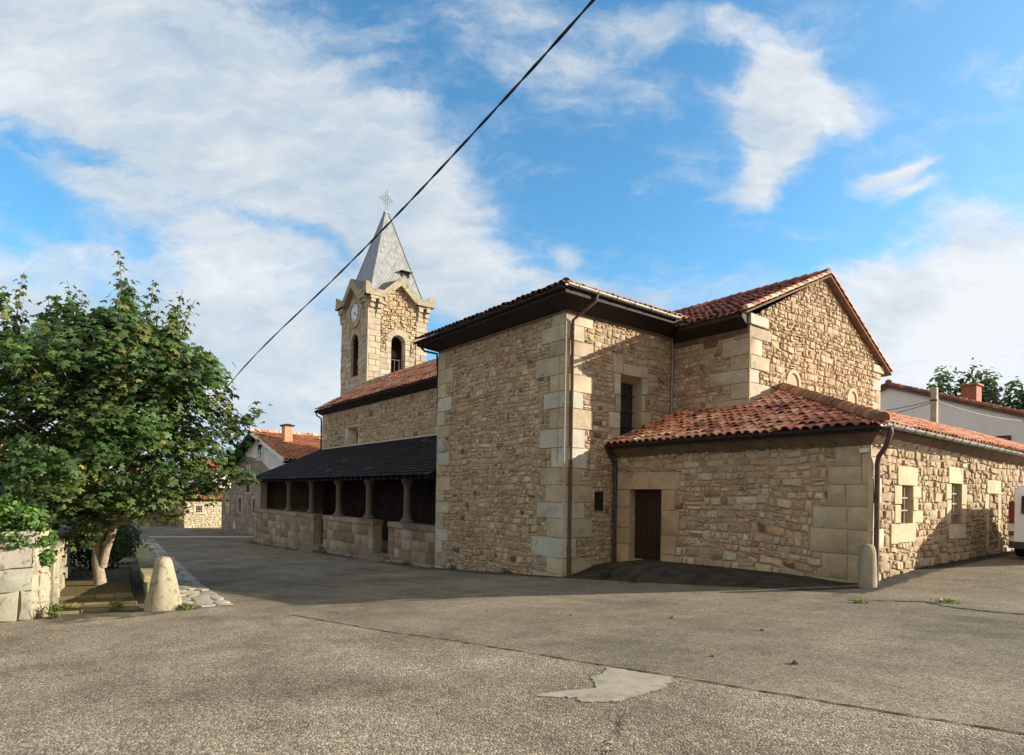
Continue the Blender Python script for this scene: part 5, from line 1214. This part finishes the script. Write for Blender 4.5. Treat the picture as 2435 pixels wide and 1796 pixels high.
# ------------------------------------------------------------------ houses beyond the church
def white_house():
    a0, a1, b0, b1 = 50.6, 69.4, 16.25, 24.2; g = -2.0; ra = 58.8; zr = 7.74; e0, e1 = 4.9, 4.35
    h = empty('stone_house', (62, 18, g), 'tall stone house with white gable top and orange tiled roof beyond the porch', 'house')
    F = FB(b0); c, st, wp, fr = MB(), MB(), MB(), MB()
    wins = [(62.0, 2.2, 63.3, 4.6), (65.0, .25, 66.0, 1.62), (60.0, .3, 60.9, 1.6), (58.0, 5.35, 59.5, 6.6)]
    c.poly([F.p(a0, -2.6), F.p(a1, -2.6), F.p(a1, e1+.2), F.p(ra, zr-.15), F.p(a0, e0+.2)])
    c.poly([(a1, b0, -2.6), (a1, b1, -2.6), (a1, b1, 4.5), (a1, b0, 4.5)]); c.poly([(a0, b0, -2.6), (a0, b1, -2.6), (a0, b1, 5.1), (a0, b0, 5.1)]); c.poly([(a0, b1, -2.6), (a1, b1, -2.6), (a1, b1, 4.5), (ra, b1, zr-.2), (a0, b1, 5.0)])
    w = c.build('wall', 'mortar', h)
    for z in (0,):
        wp.poly([F.p(64.8, 5.55, .03), F.p(64.8, 5.9, .03), F.p(ra, zr-.2, .03), F.p(a0, 4.95, .03), F.p(a0, 3.6, .03), F.p(56.0, 4.3, .03), F.p(57.9, 4.95, .03), F.p(58.2, 5.4, .03), F.p(60., 5.35, .03), F.p(62.5, 5.65, .03)])
    wp.build('white_render', 'white_plaster', w)
    dc = lambda: rc(random.choice([(.28, .24, .19), (.24, .2, .155), (.32, .28, .23)]), .15)
    k = (zr-e1)/(a1-ra)
    rubble(st, F, a0, a1, -2.4, 7.2, [(x0-.3, z0-.2, x1+.3, z1+.3) for x0, z0, x1, z1 in wins[:3]], .55, .28, [(k, 1, e1+.15+k*a1), (0, 1, 5.5), (-.34, 1, -.34*57.6+4.75)], .03, .03, dc)
    st.build('rubble_masonry', 'rubble_stone', w, 50)
    for x0, z0, x1, z1 in wins:
        f = MB(); white = z0 > 5; C = (.55, .53, .48) if white else (.42, .38, .31)
        for r in ((x0-.28, z0-.2, x0, z1+.25), (x1, z0-.2, x1+.28, z1+.25), (x0, z1, x1, z1+.25), (x0, z0-.2, x1, z0)): block(f, F, r[0], r[2], r[1], r[3], .06, rc(C, .05))
        o = f.build('window', 'dressed_stone', h, 40); p = MB(); p.poly([F.p(x0, z0, .045), F.p(x1, z0, .045), F.p(x1, z1, .045), F.p(x0, z1, .045)]); p.build('pane', 'dark_glass', o)
        s = MB(); s.box((x0+x1)/2-.04, (x0+x1)/2+.04, b0-.07, b0-.045, z0, z1); s.build('sash', 'dark_wood', o)
    # lower wing at the left
    c = MB(); c.box(69.42, 73.7, b0+.1, b0+1.7, -2.6, 2.6); wg = c.build('wing_wall', 'mortar', h); st = MB(); rubble(st, FB(b0+.1), 69.4, 73.7, -2.4, 2.6, [(70.0, -.1, 72.1, 1.9)], .5, .28, (), .03, .03, dc); st.build('rubble_masonry', 'rubble_stone', wg, 50)
    f = MB()
    for r in ((69.9, 0, 70.2, 1.8), (71.5, 0, 71.9, 1.8), (70.2, 1.6, 71.5, 1.9), (70.2, -.1, 71.5, .1)): block(f, FB(b0+.1), r[0], r[2], r[1], r[3], .06)
    o = f.build('window', 'dressed_stone', h, 40); p = MB(); p.box(70.2, 71.5, b0+.04, b0+.06, .1, 1.6); p.build('pane', 'dark_glass', o)
    t, sh = MB(), MB(); bo = b0-1.0
    ea = 48.9; kr = (zr-4.88)/(ra-ea); cs = 1/math.hypot(1, kr); roof(t, sh, (ea, bo, 4.88), (0, 1, 0), (cs, 0, kr*cs), [(0, 0), (b1-bo, 0), (b1-bo, (ra-ea)/cs), (0, (ra-ea)/cs)], .34, .5, .15, [((.46, .19, .085), 4), ((.38, .15, .07), 3), ((.52, .25, .13), 2)], jit=.6)
    ew = 70.3; kl = (zr-4.45)/(ew-ra); sh.poly([(ew, bo, 4.4), (ew, b1, 4.4), (ra, b1, zr-.05), (ra, bo, zr-.05)]); ridge_tiles(t, (ra, bo, zr+.06), (ra, b1, zr+.06), .18, .5)
    r = sh.build('roof', 'dark_wood', h); t.build('roof_tiles', 'roof_tile', r, 45)
    v = MB(); v.hexa([(ea, bo-.06, 4.66), (ea, bo+.02, 4.66), (ra, bo+.02, zr-.2), (ra, bo-.06, zr-.2)], [(ea, bo-.06, 4.93), (ea, bo+.02, 4.93), (ra, bo+.02, zr+.03), (ra, bo-.06, zr+.03)]); v.build('verge_board', 'white_plaster', r)
    v = MB(); v.hexa([(ew, bo-.05, 4.15), (ew, bo+.1, 4.15), (ra, bo+.1, zr-.3), (ra, bo-.05, zr-.3)], [(ew, bo-.05, 4.45), (ew, bo+.1, 4.45), (ra, bo+.1, zr), (ra, bo-.05, zr)])
    v.build('verge_board', 'dark_wood', r)
    for x in (49.4, 51.5, 54., 56.5, 58.7, 61.5, 64, 66.5, 69.5): z = zr-(ra-x)*kr if x < ra else zr-(x-ra)*kl; v = MB(); v.box(x, x+.16, bo+.11, b0, z-.42, z-.22); v.build('rafter', 'dark_wood', r)
    ch = MB(); x, y = 55.6, 17.6; ch.box(x-.45, x+.45, y-.35, y+.35, 5.8, 8.15); cp = ch.build('chimney', 'chimney_render', r); ch = MB(); ch.box(x-.55, x+.55, y-.5, y+.5, 8.15, 8.27); ch.box(x-.35, x+.35, y-.25, y+.25, 8.27, 8.35); ch.build('chimney_cap', 'dark_wood', cp)
    s = MB(); z = lambda a, d: 4.88+(a-ea)*kr+d; q_ = [(55.4, 21.0), (57.2, 21.0), (57.2, 22.0), (55.4, 22.0)]; s.hexa([(x_, y_, z(x_, .12)) for x_, y_ in q_], [(x_, y_, z(x_, .2)) for x_, y_ in q_]); s.build('skylight', 'skylight_glass', r)
    b = MB(); b.box(67.0, 67.5, b0-.15, b0-.03, -1.6, -.85); b.build('meter_box', 'white_plaster', h)
white_house()

def small_house(name, a, b0, b1, g, zt, depth, label, wall, roofpal, win=None, rise=1.4):
    h = empty(name, (a, (b0+b1)/2, g), label, 'house'); F = FA(a); c = MB()
    c.box(a, a+depth, b0, b1, g-.8, zt); w = c.build('wall', wall, h)
    if wall == 'mortar':
        st = MB(); wc = lambda: rc(random.choice([(.50, .43, .30), (.46, .38, .27), (.54, .47, .34)]), .1); hole = [(win[0]-.2, win[1]-.2, win[2]+.2, win[3]+.2)] if win else []
        rubble(st, F, b0, b1, g-.3, zt, hole, .6, .26, (), .025, .04, wc); rubble(st, FB(b0), a, a+depth, g-.3, zt, (), .6, .28, (), .025, .04, lambda: rc((.34, .28, .2), .15)); st.build('rubble_masonry', 'rubble_stone', w, 50)
    if win:
        f = MB(); x0, z0, x1, z1 = win
        for r in ((x0-.22, z0, x0, z1), (x1, z0, x1+.22, z1), (x0-.3, z1, x1+.3, z1+.2), (x0-.3, z0-.2, x1+.3, z0)): block(f, F, r[0], r[2], r[1], r[3], .07, rc((.5, .43, .31), .05))
        o = f.build('window', 'dressed_stone', h, 40); p = MB(); p.poly([F.p(x0, z0, .03), F.p(x1, z0, .03), F.p(x1, z1, .03), F.p(x0, z1, .03)]); p.build('pane', 'dark_glass', o)
        p = MB()
        for i in range(1, 4): s = x0+(x1-x0)*i/4; p.tube([F.p(s, z0, .07), F.p(s, z1, .07)], .02, 5); s = z0+(z1-z0)*i/4; p.tube([F.p(x0, s, .07), F.p(x1, s, .07)], .02, 5)
        p.build('window_bars', 'grey_cable', o)
    t, sh = MB(), MB(); k = rise/(depth/2+.5); cs = 1/math.hypot(1, k)
    roof(t, sh, (a-.5, b0-.4, zt), (0, 1, 0), (cs, 0, k*cs), [(0, 0), (b1-b0+.8, 0), (b1-b0+.8, (depth/2+.5)/cs), (0, (depth/2+.5)/cs)], .32, .5, .14, roofpal, jit=.7)
    sh.poly([(a+depth+.5, b0-.4, zt), (a+depth+.5, b1+.4, zt), (a+depth/2, b1+.4, zt+rise), (a+depth/2, b0-.4, zt+rise)]); sh.poly([(a-.4, b0-.3, zt), (a+depth+.4, b0-.3, zt), (a+depth/2, b0-.3, zt+rise)])
    r = sh.build('roof', 'dark_wood', h); t.build('roof_tiles', 'roof_tile', r, 45)
OP = [((.50, .20, .08), 4), ((.42, .15, .06), 3), ((.55, .27, .12), 1.5)]
small_house('stone_cottage', 78., 13.35, 18.2, -2.1, 1.25, 5, 'low sunlit stone cottage with a barred window at the end of the street', 'mortar', OP, (14.55, -.25, 15.2, .5))
small_house('village_house', 50., -9., .55, -1.5, 3.3, 9, 'white walled house with orange roof half hidden behind the maple', 'white_plaster', OP, None, 2.6)
small_house('distant_house', 98., 19., 29., -2.2, 5.2, 8, 'orange roofed house far behind the stone cottage', 'white_plaster', OP, None, 2.)
def far_left_bits():
    gp = empty('gate_post', (58, 6.3, hz(58, 6)), 'slim stone gate post at the far end of the flagstone path', 'gate post'); m = MB(); g = hz(58, 6.3)
    for i in range(4): m.box(57.8, 58.25, 6.1, 6.55, g-.1+i*.42, g+.31+i*.42, rc((.4, .37, .29), .12))
    m.build('shaft', 'mossy_stone', gp, 40); m = MB(); m.box(57.72, 58.33, 6.02, 6.63, g+1.585, g+1.72, (.4, .37, .3)); m.build('capstone', 'mossy_stone', gp)
    w = MB(); S = FA(59.); rubble(w, S, -6, 5.6, -2.2, .6, (), .6, .3, (), .03, .04, lambda: rc((.33, .3, .24), .2)); w.box(59.02, 59.4, -6, 5.6, -2.4, .62, (.25, .22, .17)); o = w.build('field_wall', 'mossy_stone', None, 50, (59, 0, -1.8)); tag(o, 'grey field wall crossing behind the gate post under the maple', 'wall')
    w = MB(); S = FA(84.); rubble(w, S, 6, 13.6, -2.4, .4, (), .7, .35, (), .03, .04, lambda: rc((.30, .27, .22), .2)); w.box(84.02, 84.5, 6, 13.6, -2.6, .42, (.25, .22, .17)); o = w.build('roadside_wall', 'mossy_stone', None, 50, (84, 10, -2)); tag(o, 'dark roadside wall left of the sunlit cottage', 'wall')
far_left_bits()
DG = [((.028, .055, .018), 4), ((.04, .075, .022), 3), ((.055, .09, .026), 1.5)]
BG = [((.07, .11, .065), 4), ((.09, .14, .08), 3), ((.12, .17, .09), 1.5)]
tree('broadleaf_tree', 92, 10., -2.1, 7.5, 3.6, 'dark tree over the roadside wall left of the sunlit cottage', None, DG, 1500, .32, 2.)
tree('broadleaf_tree', 70, 1.5, -2., 6.2, 4.2, 'dark tree standing behind the grey field wall', None, DG, 1700, .32, 4.)
def shrub(a, b, r, h, n, label, group=None, s=.09):
    t = empty('shrub', (a, b, hz(a, b)), label, 'shrub', group); m = MB(); g = hz(a, b); bush(m, (a, b, g+h*.5), (r, r, h*.52), n, s, DG, OVAL, a); m.build('foliage', 'leaf', t)
    m = MB()
    for k in range(4): x = k*1.6; m.tube([(a, b, g-.1), (a+math.cos(x)*r*.4, b+math.sin(x)*r*.4, g+h*.6)], [.03, .01], 5)
    m.build('stem', 'bark', t)
shrub(27., 1.75, 1.1, 2.3, 1300, 'dark shrub straight behind the maple trunk'); shrub(31.5, 2.6, 1.1, 1.9, 1000, 'dark shrub behind the maple beside the low wall'); shrub(24.5, -.6, 1.3, 2.9, 1300, 'tall dark shrub rising behind the boundary wall'); shrub(21.5, -2.6, 1.3, 2.8, 1200, 'dark shrub behind the ivy covered wall')
shrub(36, 3.1, 1.2, 2.1, 900, 'dark shrub farthest back along the low wall')

# ------------------------------------------------------------------ right side: white barn, pole, wires, trees, van
def right_side():
    b = 43.; zr = 9.75; ra = 16.3; h = empty('white_house', (14, b, 1.2), 'large house with plain grey white gable wall behind the sacristy roof', 'house')
    F = FB(b); c = MB(); kr, kl = .37, .36; zl = lambda a: zr-(ra-a)*kr if a < ra else zr-(a-ra)*kl
    c.poly([F.p(-4, .5), F.p(30, .5), F.p(30, zl(30)), F.p(ra, zr), F.p(-4, zl(-4))]); c.poly([(-4, b, .5), (-4, b+14, .5), (-4, b+14, zl(-4)), (-4, b, zl(-4))]); c.poly([(30, b, .5), (30, b+14, .5), (30, b+14, zl(30)), (30, b, zl(30))])
    c.build('wall', 'grey_plaster', h)
    s, t = MB(), MB()
    for x in (-4.5, 30.5): s.poly([(x, b-.15, zl(x)), (x, b+14, zl(x)), (ra, b+14, zr), (ra, b-.15, zr)])
    r = s.build('roof', 'dark_wood', h)
    for x in (-4.5, 30.5):
        ridge_tiles(t, (x, b-.12, zl(x)+.10), (ra, b-.12, zr+.10), .15, .34, DPAL)
        v = MB(); v.hexa([(x, b-.2, zl(x)-.12), (ra, b-.2, zr-.12), (ra, b+.1, zr-.12), (x, b+.1, zl(x)-.12)], [(x, b-.2, zl(x)+.1), (ra, b-.2, zr+.1), (ra, b+.1, zr+.1), (x, b+.1, zl(x)+.1)]); v.build('verge', 'brown_plaster', r)
    t.lathe(ra, b-.1, [(.2, zr+.1), (.2, zr+.32), (.08, zr+.42)], 8, (.2, .1, .07)); t.build('roof_tiles', 'roof_tile', r, 45)
    m = MB(); m.box(12.55, 13.35, b+3.2, b+4.2, 8.0, 9.75); ch = m.build('chimney', 'brick', r); m = MB(); m.box(12.45, 13.45, b+3.1, b+4.3, 9.75, 9.87); m.build('chimney_cap', 'brick', ch)
    m = MB(); m.box(10.2, 11.6, b-.05, b-.02, 4.2, 6.05); p = m.build('wall_panel', 'tan_panel', h); m = MB(); m.box(10.05, 10.19, b-.07, b-.01, 4.2, 6.2); m.box(10.19, 11.75, b-.07, b-.01, 6.06, 6.2); m.build('panel_frame', 'iron', p)
    a, b2 = 10.9, 34.; g = hz(a, b2); po = empty('utility_pole', (a, b2, g), 'square concrete utility pole behind the sacristy roof', 'utility pole')
    m = MB(); m.hexa([(a-.17, b2-.15, g-.2), (a+.17, b2-.15, g-.2), (a+.17, b2+.15, g-.2), (a-.17, b2+.15, g-.2)], [(a-.12, b2-.11, 7.9), (a+.12, b2-.11, 7.9), (a+.12, b2+.11, 7.9), (a-.12, b2+.11, 7.9)]); m.build('shaft', 'concrete', po)
    m = MB(); m.box(a-.15, a+.15, b2-.14, b2+.14, 7.25, 7.32); m.build('clamp', 'iron', po)
    def wire(p0, p1, sag, label, r=.016, mat='cable_black'):
        m = MB(); m.tube([tuple(Vector(p0).lerp(Vector(p1), i/12)-Vector((0, 0, sag*4*(i/12)*(1-i/12)))) for i in range(13)], r, 5); o = m.build('overhead_wire', mat, None, 60, p0); tag(o, label, 'wire')
    wire((a, b2, 7.28), (16.5, 31., 6.3), .12, 'dark overhead wire from the concrete pole down to the church, upper of the two'); wire((a, b2, 7.2), (16.5, 31., 5.95), .2, 'dark overhead wire from the concrete pole down to the church, lower of the two')
    wire((a, b2, 7.3), (9.2, b-.05, 6.9), .2, 'pale wire running from the concrete pole to the white gable', .014, 'grey_cable')
    wire((9., b-.1, 6.1), (4, b-.1, 6.4), .4, 'pale cable looped along the white gable wall', .014, 'grey_cable')
    for i, (x, y, hh, r, pal, sd, lab) in enumerate(((27.5, 88, 17.0, 3.4, BG, 1., 'loose leafy tree directly behind the brick chimney'), (24.5, 90, 16.9, 3.2, BG, 2.5, 'upright tree right of the brick chimney beyond the white house'), (21.4, 93, 15.4, 3.4, BG, 3.3, 'shorter pale green tree between taller trees beyond the white house'), (17.5, 95, 17.2, 4.2, BG, 4.4, 'dark bluish tree at the right edge beyond the white house'), (14., 99, 17.0, 4.5, BG, 5.7, 'rounded tree beyond the white house, partly outside the right edge'))):
        tree('distant_tree', x, y, 1.7, hh, r, lab, 'trees beyond the white house', pal, 1600, .34, sd, .4, True)
right_side()

def van():
    a0, a1, b0, b1 = 3.02, 4.95, 21.0, 26.0; g = hz(4, 21.5)-.02
    v = empty('van', (4, 23.5, g), 'white delivery van parked beside the sacristy at the right edge', 'van')
    m = MB(); z = lambda h: g+h
    pr = [(b0+.02, .32), (b0, .75), (b0+.03, 1.35), (b0+.14, 1.88), (b0+.30, 1.98), (b1-1.7, 1.98), (b1-1.45, 1.92), (b1-.75, 1.15), (b1-.08, .95), (b1, .6), (b1-.02, .32)]
    def ring(a, ins): return [(a, min(max(y, b0+ins), b1-ins), z(min(h, 1.98-ins*.9))) for y, h in pr]
    secs = [(a0, .10), (a0+.03, .05), (a0+.12, .0), (a1-.12, .0), (a1-.03, .05), (a1, .10)]; n = len(pr); vs = []
    for i, (x, ins) in enumerate(secs):
        for (_, y, h) in ring(x, ins):
            tum = .10*max(0, (h-z(1.1))/.9); xx = x+(tum if x < 4 else -tum); vs.append((xx, y, h))
    m.add(vs, [(i*n+k, i*n+(k+1) % n, (i+1)*n+(k+1) % n, (i+1)*n+k) for i in range(len(secs)-1) for k in range(n)]+[tuple(range(n)), tuple(range(5*n, 6*n))])
    m.build('body', 'white_paint', v, 35)
    R = lambda x0, x1, h0, h1, d0, d1, mb: mb.hexa([(x0, b0-d0, z(h0)), (x1, b0-d0, z(h0)), (x1, b0+.12, z(h0)), (x0, b0+.12, z(h0))], [(x0, b0-d1, z(h1)), (x1, b0-d1, z(h1)), (x1, b0+.2, z(h1)), (x0, b0+.2, z(h1))])
    d = MB(); R(4.0, a1-.12, .45, 1.78, .028, -.05, d); d1 = d.build('rear_door', 'white_paint', v); d = MB(); R(a0+.12, 3.985, .45, 1.78, .028, -.05, d); d2 = d.build('rear_door', 'white_paint', v)
    for x0, x1, dd in ((4.1, a1-.27, d1), (a0+.25, 3.9, d2)): w = MB(); R(x0, x1, 1.22, 1.70, .032, -.025, w); w.build('window', 'dark_glass', dd)
    hnd = MB(); R(4.02, 4.22, .80, .88, .05, .05, hnd); hnd.build('handle', 'dark_plastic', d1)
    for x0, x1 in ((a1-.12, a1+.005), (a0-.005, a0+.12)):
        l = MB(); R(x0, x1, .95, 1.55, .02, -.02, l); R(x0, x1, .62, .74, .025, .02, l); lt = l.build('tail_light', 'red_lens', v); l = MB(); R(x0+.003, x1-.003, .74, .94, .022, .018, l); l.build('reversing_lens', 'clear_lens', lt)
    bp = MB(); R(a0+.02, a1-.02, .28, .46, .09, .08, bp); bp.build('bumper', 'dark_plastic', v)
    pl = MB(); R(3.75, 4.2, .5, .61, .035, .033, pl); pl.build('number_plate', 'clear_lens', v)
    for x in (a0+.02, a1-.22):
        for y in (b0+.75, b1-1.0):
            w = MB(); X = [(x+u, y, z(.33)) for u in (0, .2)]; n_ = 20
            vs = [(x+u, y+math.cos(t)*r, z(.33)+math.sin(t)*r) for u, r in ((0, .24), (0, .31), (.03, .33), (.17, .33), (.2, .31), (.2, .24)) for t in np.linspace(0, 2*math.pi, n_+1)[:-1]]
            w.add(vs, [(i*n_+k, i*n_+(k+1) % n_, ((i+1) % 6)*n_+(k+1) % n_, ((i+1) % 6)*n_+k) for i in range(6) for k in range(n_)]); wo = w.build('wheel', 'rubber', v, 50)
            rm = MB(); rm.hexa([(x+.04, y+math.cos(t)*.24, z(.33)+math.sin(t)*.24) for t in np.linspace(0, 2*math.pi, 17)[:-1]], [(x+.17, y+math.cos(t)*.24, z(.33)+math.sin(t)*.24) for t in np.linspace(0, 2*math.pi, 17)[:-1]]); rm.build('rim', 'gutter_metal', wo)
    for x in (a1+.0, a0-.12): mm = MB(); mm.box(x, x+.12, b1-1.55, b1-1.45, z(1.15), z(1.45)); mm.build('mirror', 'dark_plastic', v)
van()

def cable():
    P = [(-3., 3.8, 8.35), (1., 4.2, 7.95), (4.63, 4.56, 7.69), (7., 4.76, 7.54), (9.96, 5.0, 7.40), (13.02, 5.1, 7.14), (20.2, 4.95, 6.14), (32, 5.4, 4.6), (56, 6.4, 2.0)]
    # smooth through the points
    Q = []
    for i in range(len(P)-1):
        p0, p1, p2, p3 = [Vector(P[min(max(j, 0), len(P)-1)]) for j in (i-1, i, i+1, i+2)]
        for k in range(14):
            t = k/14; Q.append(.5*((2*p1)+(p2-p0)*t+(2*p0-5*p1+4*p2-p3)*t*t+(3*p1-p0-3*p2+p3)*t**3))
    m = MB()
    for ph in (0, math.pi):                              # two twisted strands
        m.tube([tuple(q+Vector((0, math.cos(i*.9+ph), math.sin(i*.9+ph)))*.009) for i, q in enumerate(Q)], .0115, 6)
    o = m.build('overhead_cable', 'cable_black', None, 60, P[3]); tag(o, 'thick black twisted overhead cable crossing the sky in front of the tower', 'cable')
cable()
